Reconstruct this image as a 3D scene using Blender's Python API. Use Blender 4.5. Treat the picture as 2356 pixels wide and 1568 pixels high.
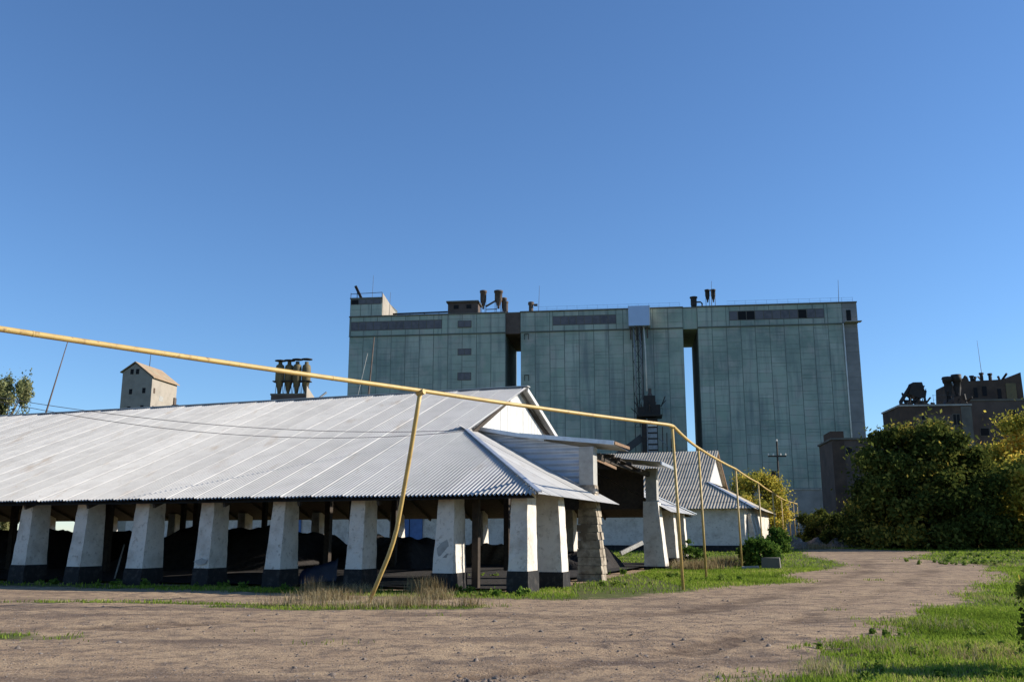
import bpy, math, random
import numpy as np
from mathutils import Vector, Matrix
for o in list(bpy.data.objects): bpy.data.objects.remove(o)
random.seed(7); rng = np.random.default_rng(7)
sc = bpy.context.scene; col = sc.collection
# ------------------------------------------------------------------ camera, sky, sun
PITCH = .2065; CAMH = 1.75; F = 2144.3
cam = bpy.data.objects.new('camera', bpy.data.cameras.new('camera')); col.objects.link(cam)
cam.location = (0, 0, CAMH); cam.rotation_euler = (math.pi/2+PITCH, 0, 0)
cam.data.sensor_width = 36; cam.data.lens = 36*F/2356; cam.data.clip_end = 6000; cam.data.clip_start = .1
sc.camera = cam
SUN_AZ, SUN_EL = math.radians(86), math.radians(24.5)
w = bpy.data.worlds.new('World'); sc.world = w; w.use_nodes = True
nt = w.node_tree; bg = nt.nodes['Background']; sky = nt.nodes.new('ShaderNodeTexSky')
sky.sky_type = 'NISHITA'; sky.sun_disc = False; sky.sun_elevation = SUN_EL; sky.sun_rotation = SUN_AZ
sky.altitude = 100; sky.air_density = 1.0; sky.dust_density = 0; sky.ozone_density = 7
nt.links.new(sky.outputs[0], bg.inputs[0]); bg.inputs[1].default_value = .103
sl = bpy.data.lights.new('sun', 'SUN'); sl.energy = 4.7; sl.angle = math.radians(.53); sl.color = (1, .93, .82)
sun = bpy.data.objects.new('sun', sl); col.objects.link(sun)
sv = Vector((math.cos(SUN_EL)*math.sin(SUN_AZ), math.cos(SUN_EL)*math.cos(SUN_AZ), math.sin(SUN_EL)))
sun.rotation_euler = sv.to_track_quat('Z', 'Y').to_euler(); sun.location = (60, -20, 60)
sc.view_settings.view_transform = 'Standard'; sc.view_settings.look = 'None'
sc.view_settings.exposure = 0.72; sc.view_settings.gamma = 1; sc.view_settings.use_curve_mapping = False
# ------------------------------------------------------------------ helpers
CP, SP = math.cos(PITCH), math.sin(PITCH)
def ray(u, v):
    x = (u-1178)/F; z = -(v-784)/F
    return x, CP-z*SP, SP+z*CP
def at(u, v, Y):
    x, y, z = ray(u, v); k = Y/y; return Vector((x*k, Y, CAMH+z*k))
def terrain(x, y):
    s = .3366*x+.9416*y
    return .021*np.minimum(4*np.log1p(np.exp(np.clip((s-55)/4, -30, 30))), 95)
def gp(u, v):
    x, y, z = ray(u, v); k = 3.
    while k < 250 and CAMH+z*k > terrain(x*k, y*k): k += .05
    return Vector((x*k, y*k, float(terrain(x*k, y*k))))
def tag(o, label=None, cat=None, group=None, kind=None):
    if label: o['label'] = label
    if cat: o['category'] = cat
    if group: o['group'] = group
    if kind: o['kind'] = kind
    return o
def empty(name, loc, rz=0, label=None, cat=None, group=None):
    o = bpy.data.objects.new(name, None); col.objects.link(o); o.location = loc; o.rotation_euler = (0, 0, rz)
    o.empty_display_size = .3
    return tag(o, label, cat, group)
def link(name, me, parent=None, loc=None):
    o = bpy.data.objects.new(name, me); col.objects.link(o); o.parent = parent
    if loc is not None: o.location = loc
    return o
class MB:
    def __init__(s): s.v = []; s.f = []; s.c = []
    def add(s, vs, fs, c=None):
        n = len(s.v); s.v += [tuple(p) for p in vs]; s.f += [tuple(i+n for i in q) for q in fs]
        s.c += [c if c is not None else .5]*len(fs); return s
    def hexa(s, p, c=None):
        return s.add(p, [(3,2,1,0),(4,5,6,7),(0,1,5,4),(1,2,6,5),(2,3,7,6),(3,0,4,7)], c)
    def box(s, x0, x1, y0, y1, z0, z1, c=None):
        return s.hexa([(x0,y0,z0),(x1,y0,z0),(x1,y1,z0),(x0,y1,z0),(x0,y0,z1),(x1,y0,z1),(x1,y1,z1),(x0,y1,z1)], c)
    def bar(s, a, b, wd, ht, up=(0,0,1)):
        a, b = Vector(a), Vector(b); t = (b-a).normalized(); u = Vector(up)
        if abs(t.dot(u)) > .98: u = Vector((0, 1, 0))
        sd = t.cross(u).normalized()*wd/2; uu = sd.cross(t).normalized()*ht/2
        return s.hexa([a-sd-uu, a+sd-uu, a+sd+uu, a-sd+uu, b-sd-uu, b+sd-uu, b+sd+uu, b-sd+uu])
    def tube(s, pts, r, n=8, cap=True):
        pts = [Vector(p) for p in pts]; rs = r if isinstance(r, (list, tuple)) else [r]*len(pts)
        vs = []; fs = []; prev = None
        for i, p in enumerate(pts):
            t = (pts[min(i+1, len(pts)-1)]-pts[max(i-1, 0)]).normalized()
            if prev is None:
                prev = t.orthogonal().normalized()
            prev = (prev-t*prev.dot(t)).normalized(); bi = t.cross(prev)
            for k in range(n):
                a = 2*math.pi*k/n; vs.append(p+(prev*math.cos(a)+bi*math.sin(a))*rs[i])
        for i in range(len(pts)-1):
            for k in range(n):
                k2 = (k+1) % n; fs.append((i*n+k, i*n+k2, (i+1)*n+k2, (i+1)*n+k))
        if cap: fs += [tuple(range(n-1, -1, -1)), tuple(range((len(pts)-1)*n, len(pts)*n))]
        return s.add(vs, fs)
    def lathe(s, c, prof, n=12):
        c = Vector(c); vs = []; fs = []
        for r, z in prof:
            for k in range(n):
                a = 2*math.pi*k/n; vs.append(c+Vector((r*math.cos(a), r*math.sin(a), z)))
        for i in range(len(prof)-1):
            for k in range(n):
                k2 = (k+1) % n; fs.append((i*n+k, i*n+k2, (i+1)*n+k2, (i+1)*n+k))
        fs += [tuple(range(n-1, -1, -1)), tuple(range((len(prof)-1)*n, len(prof)*n))]
        return s.add(vs, fs)
    def prism(s, poly, h):            # poly: list of 3-D points, h: Vector thickness
        n = len(poly); h = Vector(h); vs = [Vector(p) for p in poly]; vs += [p+h for p in vs]
        fs = [tuple(range(n-1, -1, -1)), tuple(range(n, 2*n))]+[(i, (i+1) % n, n+(i+1) % n, n+i) for i in range(n)]
        return s.add(vs, fs)
    def mesh(s, name, m, smooth=False, attr=False):
        me = bpy.data.meshes.new(name); me.from_pydata(s.v, [], s.f); me.materials.append(m)
        if attr:
            a = me.attributes.new('tone', 'FLOAT', 'FACE'); a.data.foreach_set('value', s.c)
        if smooth: me.polygons.foreach_set('use_smooth', [True]*len(me.polygons))
        me.validate(); me.update(); return me
    def build(s, name, m, parent=None, smooth=False, attr=False, **k):
        return tag(link(name, s.mesh(name, m, smooth, attr), parent), **k)
def np_mesh(name, V, T, m, tone=None, smooth=False):
    V = np.asarray(V, np.float32); T = np.asarray(T, np.int32); k = T.shape[1]
    me = bpy.data.meshes.new(name); me.vertices.add(len(V)); me.vertices.foreach_set('co', V.ravel())
    me.loops.add(T.size); me.loops.foreach_set('vertex_index', T.ravel())
    me.polygons.add(len(T)); me.polygons.foreach_set('loop_start', np.arange(0, T.size, k, dtype=np.int32))
    me.update(calc_edges=True)
    if tone is not None:
        a = me.attributes.new('tone', 'FLOAT', 'FACE'); a.data.foreach_set('value', np.asarray(tone, np.float32))
    if smooth: me.polygons.foreach_set('use_smooth', [True]*len(T))
    me.materials.append(m); return me
# ------------------------------------------------------------------ materials
def nodes(name):
    m = bpy.data.materials.new(name); m.use_nodes = True; n = m.node_tree
    return m, n, n.nodes['Principled BSDF']
def N(n, t, **k):
    x = n.nodes.new(t)
    for a, b in k.items(): setattr(x, a, b)
    return x
def noise_fac(n, scale, lo, hi, detail=5, vec=None, rough=.6, stretch=None):
    g = N(n, 'ShaderNodeNewGeometry'); src = g.outputs['Position']
    if stretch:
        mp = N(n, 'ShaderNodeMapping'); mp.inputs['Scale'].default_value = stretch
        n.links.new(src, mp.inputs[0]); src = mp.outputs[0]
    t = N(n, 'ShaderNodeTexNoise'); t.inputs['Scale'].default_value = scale; t.inputs['Detail'].default_value = detail
    t.inputs['Roughness'].default_value = rough; n.links.new(src, t.inputs['Vector'])
    r = N(n, 'ShaderNodeMapRange'); r.inputs[1].default_value = lo; r.inputs[2].default_value = hi
    n.links.new(t.outputs[0], r.inputs[0]); return r.outputs[0]
def mixc(n, fac, a, b):
    x = N(n, 'ShaderNodeMix', data_type='RGBA')
    if hasattr(fac, 'links'): n.links.new(fac, x.inputs[0])
    else: x.inputs[0].default_value = fac
    for i, q in ((6, a), (7, b)):
        if hasattr(q, 'links'): n.links.new(q, x.inputs[i])
        else: x.inputs[i].default_value = (*q, 1)
    return x.outputs[2]
def mat(name, c, c2=None, s2=(2, .4, .65), c3=None, s3=(.4, .5, .7), rough=.85, metal=0, bump=None, st=None, spec=.3, tone=None):
    m, n, p = nodes(name); out = c
    if tone:
        a = N(n, 'ShaderNodeAttribute', attribute_name='tone'); out = mixc(n, a.outputs['Fac'], c, tone)
    if c2: out = mixc(n, noise_fac(n, *s2, stretch=st), out, c2)
    if c3: out = mixc(n, noise_fac(n, *s3), out, c3)
    if hasattr(out, 'links'): n.links.new(out, p.inputs['Base Color'])
    else: p.inputs['Base Color'].default_value = (*out, 1)
    p.inputs['Roughness'].default_value = rough; p.inputs['Metallic'].default_value = metal
    p.inputs['Specular IOR Level'].default_value = spec
    if bump:
        b = N(n, 'ShaderNodeBump'); b.inputs['Strength'].default_value = bump[1]; b.inputs['Distance'].default_value = bump[2]
        n.links.new(noise_fac(n, bump[0], 0, 1, 6), b.inputs['Height']); n.links.new(b.outputs[0], p.inputs['Normal'])
    return m
def leaf_mat(name, stops, trans=.35):
    m = bpy.data.materials.new(name); m.use_nodes = True; n = m.node_tree; n.nodes.remove(n.nodes['Principled BSDF'])
    a = N(n, 'ShaderNodeAttribute', attribute_name='tone'); r = N(n, 'ShaderNodeValToRGB')
    el = r.color_ramp.elements
    while len(el) < len(stops): el.new(.5)
    for e, (p, c) in zip(el, stops): e.position = p; e.color = (*c, 1)
    n.links.new(a.outputs['Fac'], r.inputs[0])
    d = N(n, 'ShaderNodeBsdfDiffuse'); t = N(n, 'ShaderNodeBsdfTranslucent'); x = N(n, 'ShaderNodeMixShader'); x.inputs[0].default_value = trans
    n.links.new(r.outputs[0], d.inputs[0]); n.links.new(r.outputs[0], t.inputs[0])
    n.links.new(d.outputs[0], x.inputs[1]); n.links.new(t.outputs[0], x.inputs[2])
    n.links.new(x.outputs[0], n.nodes['Material Output'].inputs[0]); return m
M = {}
M['roof'] = mat('galvanised_sheet', (.5,.485,.455), (.42,.405,.38), (1.2,.45,.7), (.3,.265,.22), (5,.62,.8), rough=.5, metal=.1, spec=.4)
n_ = M['roof'].node_tree; p_ = n_.nodes['Principled BSDF']; oi = N(n_, 'ShaderNodeObjectInfo'); mr_ = N(n_, 'ShaderNodeMapRange'); mr_.inputs[3].default_value = 0; mr_.inputs[4].default_value = .42
n_.links.new(oi.outputs['Random'], mr_.inputs[0]); n_.links.new(mixc(n_, mr_.outputs[0], p_.inputs['Base Color'].links[0].from_socket, (.3,.29,.27)), p_.inputs['Base Color'])
n_.links.new(mixc(n_, noise_fac(n_, .5, .6, .78, 6, stretch=(2.2,.5,1)), p_.inputs['Base Color'].links[0].from_socket, (.33,.27,.21)), p_.inputs['Base Color'])
M['flash'] = mat('bent_flashing', (.52,.55,.6), (.4,.42,.45), (3,.4,.7), rough=.4, metal=.5, spec=.5)
M['clad'] = mat('grey_cladding', (.5,.51,.53), (.4,.41,.43), (1.5,.4,.7), rough=.4, metal=.3, spec=.5)
M['board'] = mat('white_board', (.5,.495,.48), (.42,.415,.4), (3,.5,.8), rough=.7)
M['white'] = mat('whitewash', (.62,.57,.5), (.42,.37,.31), (1.3,.46,.7), (.3,.26,.21), (7,.56,.74), rough=.95, bump=(14,.7,.03))
M['tar'] = mat('black_tar_plinth', (.018,.017,.017), (.06,.052,.045), (5,.5,.75), rough=.9, bump=(12,.6,.02))
M['stone'] = mat('rubble_block', (.4,.34,.26), (.17,.135,.1), (2.2,.4,.62), (.5,.44,.36), (1.5,.58,.75), rough=.95, bump=(12,.8,.03))
M['mortar'] = mat('old_mortar', (.2,.18,.15), (.12,.1,.09), (6,.4,.65), rough=1, bump=(15,.7,.02))
M['conc'] = mat('weathered_concrete', (.36,.35,.32), (.25,.24,.22), (2.5,.4,.7), rough=.95, bump=(10,.5,.02))
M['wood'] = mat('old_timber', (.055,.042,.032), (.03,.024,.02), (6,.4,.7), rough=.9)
M['brownwood'] = mat('brown_plank', (.24,.15,.09), (.13,.08,.05), (6,.4,.7), rough=.9)
M['yellow'] = mat('yellow_pipe_paint', (.5,.345,.115), (.39,.26,.09), (3,.45,.7), (.2,.115,.055), (9,.58,.74), rough=.5, spec=.4)
M['slate'] = mat('asbestos_slate', (.46,.405,.32), (.32,.28,.22), (1.1,.4,.75), (.2,.17,.13), (5,.6,.8), rough=.95, tone=(.36,.315,.25))
M['panel'] = mat('green_painted_panel', (.31,.39,.315), (.23,.29,.25), (.13,.4,.66), (.39,.385,.34), (.4,.48,.72), rough=.9, tone=(.46,.49,.425))
def add_streaks(m, c, lo=.5, hi=.72, st=(.9,.9,.07)):
    n = m.node_tree; p = n.nodes['Principled BSDF']; l = p.inputs['Base Color'].links[0]; src = l.from_socket
    f = noise_fac(n, 1.0, lo, hi, 6, stretch=st); n.links.new(mixc(n, f, src, c), p.inputs['Base Color'])
add_streaks(M['panel'], (.2,.235,.225))
M['greypanel'] = mat('unpainted_panel', (.3,.29,.28), (.19,.185,.18), (.3,.4,.7), rough=.9, tone=(.22,.21,.2))
M['joint'] = mat('panel_joint', (.18,.21,.19), (.13,.15,.14), (.3,.4,.7), rough=.95)
M['sideconc'] = mat('silo_concrete', (.07,.075,.078), (.05,.05,.055), (.3,.4,.7), rough=.95)
M['fascia'] = mat('roof_edge', (.15,.14,.115), (.1,.09,.08), (.5,.4,.7), rough=.95)
M['beige'] = mat('beige_render', (.33,.29,.24), (.26,.23,.19), (.5,.45,.7), rough=.95)
M['pane'] = mat('dusty_pane', (.12,.115,.13), (.15,.14,.15), (1,.4,.7), rough=.5, tone=(.085,.08,.09))
M['dark'] = mat('black_opening', (.012,.012,.014), rough=.9)
M['rust'] = mat('rusty_steel', (.115,.085,.068), (.065,.05,.042), (1.5,.4,.7), rough=.8)
M['darksteel'] = mat('dark_steel', (.025,.022,.02), (.05,.035,.026), (2,.5,.75), rough=.7)
M['greysteel'] = mat('grey_steel', (.26,.28,.3), (.18,.18,.18), (2,.45,.7), rough=.55, metal=.3)
M['galv'] = mat('sky_tinted_sheet_metal', (.4,.5,.66), (.36,.45,.6), (.4,.4,.7), rough=.4, metal=.3, spec=.6)  # blue of the reflected sky is put into the base colour
M['palepipe'] = mat('pale_pipe', (.7,.66,.58), (.55,.5,.42), (1,.45,.7), rough=.6)
M['brown'] = mat('brown_masonry', (.09,.06,.044), (.05,.036,.029), (.6,.4,.7), (.12,.082,.06), (.2,.55,.75), rough=.95)
M['greymas'] = mat('grey_render', (.115,.086,.072), (.075,.057,.049), (.5,.4,.7), rough=.95)
M['redroof'] = mat('rusty_tile_roof', (.36,.26,.17), (.26,.18,.11), (.6,.4,.7), (.3,.28,.19), (.25,.5,.7), rough=.95)
M['olive'] = mat('olive_cyclone_paint', (.16,.125,.06), (.09,.075,.045), (.8,.4,.7), rough=.7)
M['blue'] = mat('blue_tarpaulin', (.02,.03,.07), (.014,.02,.045), (3,.4,.7), rough=.6)
M['bluedoor'] = mat('blue_door_paint', (.09,.17,.36), (.07,.12,.25), (2,.4,.7), rough=.7)
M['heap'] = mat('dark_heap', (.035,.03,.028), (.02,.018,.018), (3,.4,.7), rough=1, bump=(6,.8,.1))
M['brush'] = mat('dry_brush', (.17,.11,.065), (.09,.06,.035), (8,.4,.7), rough=1, bump=(20,1,.08))
M['bark'] = mat('bark', (.09,.07,.055), (.05,.04,.03), (5,.4,.7), rough=1, bump=(12,.6,.02))
M['wire'] = mat('wire', (.06,.06,.065), rough=.6)
M['clod'] = mat('earth_clod', (.2,.16,.13), (.11,.085,.07), (9,.4,.65), (.3,.27,.24), (3,.55,.7), rough=1)
M['grass'] = leaf_mat('grass_blades', [(0,(.1,.15,.02)),(.5,(.21,.3,.035)),(.85,(.31,.38,.06)),(1,(.44,.36,.15))], .45)
M['drygrass'] = leaf_mat('dry_grass', [(0,(.13,.09,.04)),(.5,(.3,.23,.12)),(1,(.42,.35,.2))], .35)
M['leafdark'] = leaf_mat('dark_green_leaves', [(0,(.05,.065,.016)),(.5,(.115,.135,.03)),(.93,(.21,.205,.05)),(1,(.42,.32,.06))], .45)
M['leafyellow'] = leaf_mat('yellow_autumn_leaves', [(0,(.2,.21,.04)),(.35,(.42,.37,.06)),(.8,(.66,.52,.09)),(1,(.66,.42,.08))], .5)
M['leafgreen'] = leaf_mat('green_leaves', [(0,(.04,.085,.016)),(.6,(.1,.17,.03)),(1,(.2,.26,.05))], .4)
M['leafpoplar'] = leaf_mat('poplar_leaves', [(0,(.16,.18,.08)),(.6,(.3,.3,.14)),(1,(.45,.4,.2))], .35)
# ------------------------------------------------------------------ ground
def smooth_noise(x, y, fr, seed, n=7):
    r = np.random.default_rng(seed); z = np.zeros_like(x, dtype=float)
    for k in range(n):
        a = r.uniform(0, 2*np.pi); q = fr*r.uniform(.6, 1.7); z = z+np.sin(q*(x*np.cos(a)+y*np.sin(a))+r.uniform(0, 6.3))
    return z/np.sqrt(n)
road_px = [(-150,1348),(0,1346),(250,1350),(500,1361),(800,1368),(1080,1376),(1300,1379),(1480,1368),(1700,1346),(1860,1336),(1760,1322),(1850,1314),(1950,1303),(1930,1292),(1880,1284),(1850,1277),(1835,1262)]
road_px2 = [(1960,1262),(2150,1268),(2090,1284),(2150,1289),(2260,1298),(2305,1312),(2312,1326),(2290,1342),(2200,1392),(2080,1440),(2000,1476),(1890,1520),(1790,1566)]
ROAD = np.array([gp(u, v)[:2] for u, v in road_px]+[gp(u, v)[:2] for u, v in road_px2]+[(1.6,8),(.5,3),(3,-20),(-70,-20),(-70,40)])
def poly_dist(P, poly):           # signed distance, + inside
    x, y = P; n = len(poly); ins = np.zeros(x.shape, bool); dm = np.full(x.shape, 1e9)
    for i in range(n):
        a, b = poly[i], poly[(i+1) % n]; ex, ey = b-a
        t = np.clip(((x-a[0])*ex+(y-a[1])*ey)/(ex*ex+ey*ey+1e-9), 0, 1)
        dm = np.minimum(dm, np.hypot(x-a[0]-t*ex, y-a[1]-t*ey))
        c = ((a[1] > y) != (b[1] > y)) & (x < (b[0]-a[0])*(y-a[1])/(b[1]-a[1]+1e-12)+a[0]); ins ^= c
    return np.where(ins, dm, -dm)
SHED = np.array([.7945, 45.97]); D = np.array([-.94165, .3366]); G = np.array([.3366, .94165])
SHED2 = np.array([20.03, 91.09])
def local1(x, y): return -((x-SHED[0])*D[0]+(y-SHED[1])*D[1]), (x-SHED[0])*G[0]+(y-SHED[1])*G[1]
islands = [((-3.9,24.6),(3.9,1.0),-.13),((-9.8,25.9),(4.6,.38),-.1),((-10.3,17.6),(2.4,.75),.0)]
def grass_mask(x, y):             # 1 grass, 0 bare earth
    x = np.asarray(x, float); y = np.asarray(y, float)
    d = poly_dist((x, y), ROAD)+.28*smooth_noise(x, y, 1.3, 3)+.2*smooth_noise(x, y, 4, 4)+.15*smooth_noise(x, y, 11, 6)
    g = 1-np.clip((d+.9)/1.8, 0, 1)
    for (cx, cy), (a, b), an in islands:
        u = (x-cx)*math.cos(an)+(y-cy)*math.sin(an); v = -(x-cx)*math.sin(an)+(y-cy)*math.cos(an)
        g = np.maximum(g, np.clip(1.6-1.3*np.hypot(u/a, v/b)+.25*smooth_noise(x, y, 3, 5), 0, 1))
    lx, ly = local1(x, y); inside = (lx < 4.8) & (ly > -14.9) & (ly < 16)
    g = np.where(inside, 0.0, g)
    return g
TRACKS = [np.array([gp(u, v)[:2] for u, v in L]) for L in ([(900,1412),(1080,1414),(1250,1421),(1450,1416),(1650,1398),(1850,1352),(2000,1312),(1990,1288)],
    [(-80,1382),(200,1378),(450,1382),(700,1398)], [(1000,1562),(1300,1535),(1600,1490),(1850,1420),(2060,1350),(2150,1310)], [(-80,1450),(300,1440),(700,1425),(1000,1416)])]
def track_mask(x, y):
    t = np.zeros(np.shape(x)); wob = .22*smooth_noise(x, y, 1.7, 31)
    for L, wd in zip(TRACKS, (.5, .25, .3, .3)):
        dm = np.full(np.shape(x), 1e9)
        for a, b in zip(L[:-1], L[1:]):
            e = b-a; k = np.clip(((x-a[0])*e[0]+(y-a[1])*e[1])/(e@e), 0, 1); dm = np.minimum(dm, np.hypot(x-a[0]-k*e[0], y-a[1]-k*e[1]))
        t = np.maximum(t, np.clip(1.3-np.abs(dm+wob)/wd, 0, 1)*np.clip(.75+.5*smooth_noise(x, y, .8, 37), 0, 1))
    return t
def ground_z(x, y):
    x = np.asarray(x, float); y = np.asarray(y, float); near = np.exp(-np.clip(np.hypot(x, y)-5, 0, None)/40)
    z = terrain(x, y)+near*(.022*smooth_noise(x, y, .9, 11)+.012*smooth_noise(x, y, 3.2, 12))
    return z-.055*track_mask(x, y)*near+.03*near*smooth_noise(x, y, 7, 41)*np.clip(smooth_noise(x, y, .5, 43), 0, 1)
def axis(segs):
    a = [segs[0][0]]
    for lo, hi, st in segs:
        n = max(1, int(round((hi-lo)/st))); a += list(np.linspace(lo, hi, n+1)[1:])
    return np.array(a)
xs = axis([(-2500,-400,300),(-400,-80,40),(-80,-26,3),(-26,-14,.6),(-14,16,.24),(16,46,.6),(46,90,4),(90,400,40),(400,2500,300)])
ys = axis([(-1200,-100,220),(-100,-10,15),(-10,6,1.6),(6,32,.22),(32,60,.45),(60,120,1.5),(120,260,14),(260,1000,120),(1000,4000,500)])
GX, GY = np.meshgrid(xs, ys); gx, gy = GX.ravel(), GY.ravel(); gz = ground_z(gx, gy); gm = grass_mask(gx, gy); gt = track_mask(gx, gy)
nx = len(xs); ii, jj = np.meshgrid(np.arange(nx-1), np.arange(len(ys)-1)); a0 = (jj*nx+ii).ravel()
quads = np.stack([a0, a0+1, a0+nx+1, a0+nx], 1)
m, n, p = nodes('earth_and_turf')
at_ = N(n, 'ShaderNodeAttribute', attribute_name='turf')
dirt = mixc(n, noise_fac(n, .55, .35, .68), (.45,.318,.195), (.335,.232,.146))
dirt = mixc(n, noise_fac(n, 2.2, .46, .66, 8, rough=.7), dirt, (.15,.11,.085))
dirt = mixc(n, noise_fac(n, .35, .52, .68, 6, stretch=(.35,1.6,1)), dirt, (.15,.105,.078))
dirt = mixc(n, noise_fac(n, 24, .56, .7, 4), dirt, (.09,.07,.06))
dirt = mixc(n, noise_fac(n, 38, .6, .72, 3), dirt, (.42,.38,.34))
tk = N(n, 'ShaderNodeAttribute', attribute_name='track'); tm = N(n, 'ShaderNodeMath', operation='MULTIPLY'); n.links.new(tk.outputs['Fac'], tm.inputs[0]); n.links.new(noise_fac(n, 2.5, .25, .6, 6), tm.inputs[1])
dirt = mixc(n, tm.outputs[0], dirt, (.125,.085,.06))
turf = mixc(n, noise_fac(n, 1.6, .4, .65), (.12,.15,.035), (.14,.11,.06))
turf = mixc(n, noise_fac(n, 30, .4, .65), turf, (.07,.085,.025))
ad = N(n, 'ShaderNodeMath', operation='ADD'); n.links.new(at_.outputs['Fac'], ad.inputs[0])
n.links.new(noise_fac(n, 3.5, 0, 1, 7, rough=.7), ad.inputs[1])
mr = N(n, 'ShaderNodeMapRange'); mr.inputs[1].default_value = .85; mr.inputs[2].default_value = 1.15; n.links.new(ad.outputs[0], mr.inputs[0])
n.links.new(mixc(n, mr.outputs[0], dirt, turf), p.inputs['Base Color']); p.inputs['Roughness'].default_value = 1; p.inputs['Specular IOR Level'].default_value = .1
b1 = N(n, 'ShaderNodeBump'); b1.inputs['Strength'].default_value = .75; b1.inputs['Distance'].default_value = .05
n.links.new(noise_fac(n, 6, .2, .8, 9, rough=.72), b1.inputs['Height'])
b2 = N(n, 'ShaderNodeBump'); b2.inputs['Strength'].default_value = .6; b2.inputs['Distance'].default_value = .02
n.links.new(noise_fac(n, 26, .3, .75, 5), b2.inputs['Height']); n.links.new(b1.outputs[0], b2.inputs['Normal']); n.links.new(b2.outputs[0], p.inputs['Normal'])
M['ground'] = m
V = np.stack([gx, gy, gz], 1); qm = gm[quads].mean(1)
for nm, sel in (('ground', qm > .5), ('dirt_road', qm <= .5)):
    q = quads[sel]; used, inv = np.unique(q, return_inverse=True)
    me = np_mesh(nm, V[used], inv.reshape(q.shape), M['ground'], smooth=True)
    a = me.attributes.new('turf', 'FLOAT', 'POINT'); a.data.foreach_set('value', gm[used].astype(np.float32))
    a = me.attributes.new('track', 'FLOAT', 'POINT'); a.data.foreach_set('value', gt[used].astype(np.float32))
    tag(link(nm, me), kind='structure')
# ------------------------------------------------------------------ main shed
def corr_profile(x, pitch, amp): return amp*np.sin(2*np.pi*x/pitch)
RZ = math.atan2(-.3366, .94165)
shed = empty('open_shed', (SHED[0], SHED[1], 0), RZ, 'long open shed with corrugated metal roof on whitewashed pillars with black bases', 'shed')
A_, ZR, ZN, MM, ZE, GG = 7.75, 9.02, 6.05, 7.91, 3.04, 5.65
YE = A_+MM
def roof_z(y):
    y = abs(y); return ZR-(ZR-ZN)*y/A_ if y < A_ else ZN-(ZN-ZE)*(y-A_)/MM
def slope_sheet(x0, x1, side, lift=0., tilt=0., pitch=.15, amp=.04, wob=0., lip=False):
    nX = int(round((x1-x0)/pitch*8)); vs = []; fs = []
    X = list(np.linspace(x0, x1, nX+1))
    if lip: X.append(x1+.004); nX += 1
    for ci, x in enumerate(X):
        dz = amp*math.sin(2*math.pi*x/pitch)+lift+tilt*(x-x0)-(.045 if lip and ci == nX else 0)
        if lip and x > 0: x = 0.
        if x <= 0: ysx = [0, A_*.5, A_, A_+MM*.5, YE]
        else:
            h = A_+x*MM/GG; ysx = [h+(YE-h)*k/4 for k in range(5)]
        for k, y in enumerate(ysx): vs.append((x, side*(y+(wob if k == 4 else 0)), roof_z(y)+dz-(.01 if k in (1, 3) and x <= 0 else 0)))
    for i in range(nX):
        for k in range(4): fs.append((i*5+k, i*5+k+1, (i+1)*5+k+1, (i+1)*5+k) if side < 0 else (i*5+k, (i+1)*5+k, (i+1)*5+k+1, i*5+k+1))
    return MB().add(vs, fs)
SW = 1.2
variants = [slope_sheet(-SW, -.004, -1, .01, .026, lip=True).mesh('roof_sheet', M['roof'], True)]
variants.append(slope_sheet(-SW, -.002, -1, .01, .0).mesh('roof_sheet', M['roof'], True))
for i in range(50):
    o = link('roof_sheet', variants[0 if i else 1], shed, (-SW*i, random.uniform(-.045, .045), random.uniform(0, .01)))
for i in range(5):
    slope_sheet(SW*i+.002, min(SW*(i+1)+.03, GG-.01), -1, random.uniform(0, .01)).build('roof_sheet', M['roof'], shed, True)
slope_sheet(-SW*50, 0, 1, pitch=.3, amp=.02).build('back_slope', M['roof'], shed, True)
slope_sheet(.0, GG-.01, 1).build('back_hip_slope', M['roof'], shed, True)
for sd in (-1, 1):
    MB().add([(-60.4,0,ZR-.18),(-60.4,sd*A_,ZN-.2),(-60.4,sd*(YE-.1),ZE-.12),(-.45,0,ZR-.18),(-.45,sd*A_,ZN-.2),(5.5,sd*(YE-.1),ZE-.12)], [(0,1,4,3),(1,2,5,4)]).build('shade_lining', M['wood'], shed)  # dark sheets added under both slopes to blacken the shaded interior
# gable skirt sheets (x outward), cut at the hips and at the raised entrance
DY0, DY1 = -5.75, 7.2
def skirt_z(x): return ZN-(ZN-ZE)*x/GG
y = -YE
while y < YE:
    y1 = min(y+SW, YE)
    lo, hi = y, y1+.02
    if not (lo >= DY0-.3 and hi <= DY1+.4):
        vs = []; fs = []; nY = 18; pts = np.linspace(lo, hi, nY+1)
        for yy in pts:
            xs0 = max(-.5, (abs(yy)-A_)*GG/MM) if abs(yy) > A_ else -.5
            xs0 = min(xs0, GG)
            for k in range(4):
                xx = xs0+(GG-xs0)*k/3; vs.append((xx, yy, skirt_z(xx)+.012*math.sin(2*math.pi*yy/.125)+.01))
        for i in range(nY):
            for k in range(3): fs.append((i*4+k, i*4+k+1, (i+1)*4+k+1, (i+1)*4+k))
        MB().add(vs, fs).build('skirt_sheet', M['roof'], shed, True)
    y = y1
for sgn in (-1, 1):
    MB().bar((-.1, sgn*(A_-.05), ZN+.06), (GG+.03, sgn*(YE+.02), ZE+.07), .15, .04).build('hip_flashing', M['flash'], shed)
MB().bar((-60.5, 0, ZR+.04), (.05, 0, ZR+.04), .42, .05).build('ridge_cap', M['roof'], shed)
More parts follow.
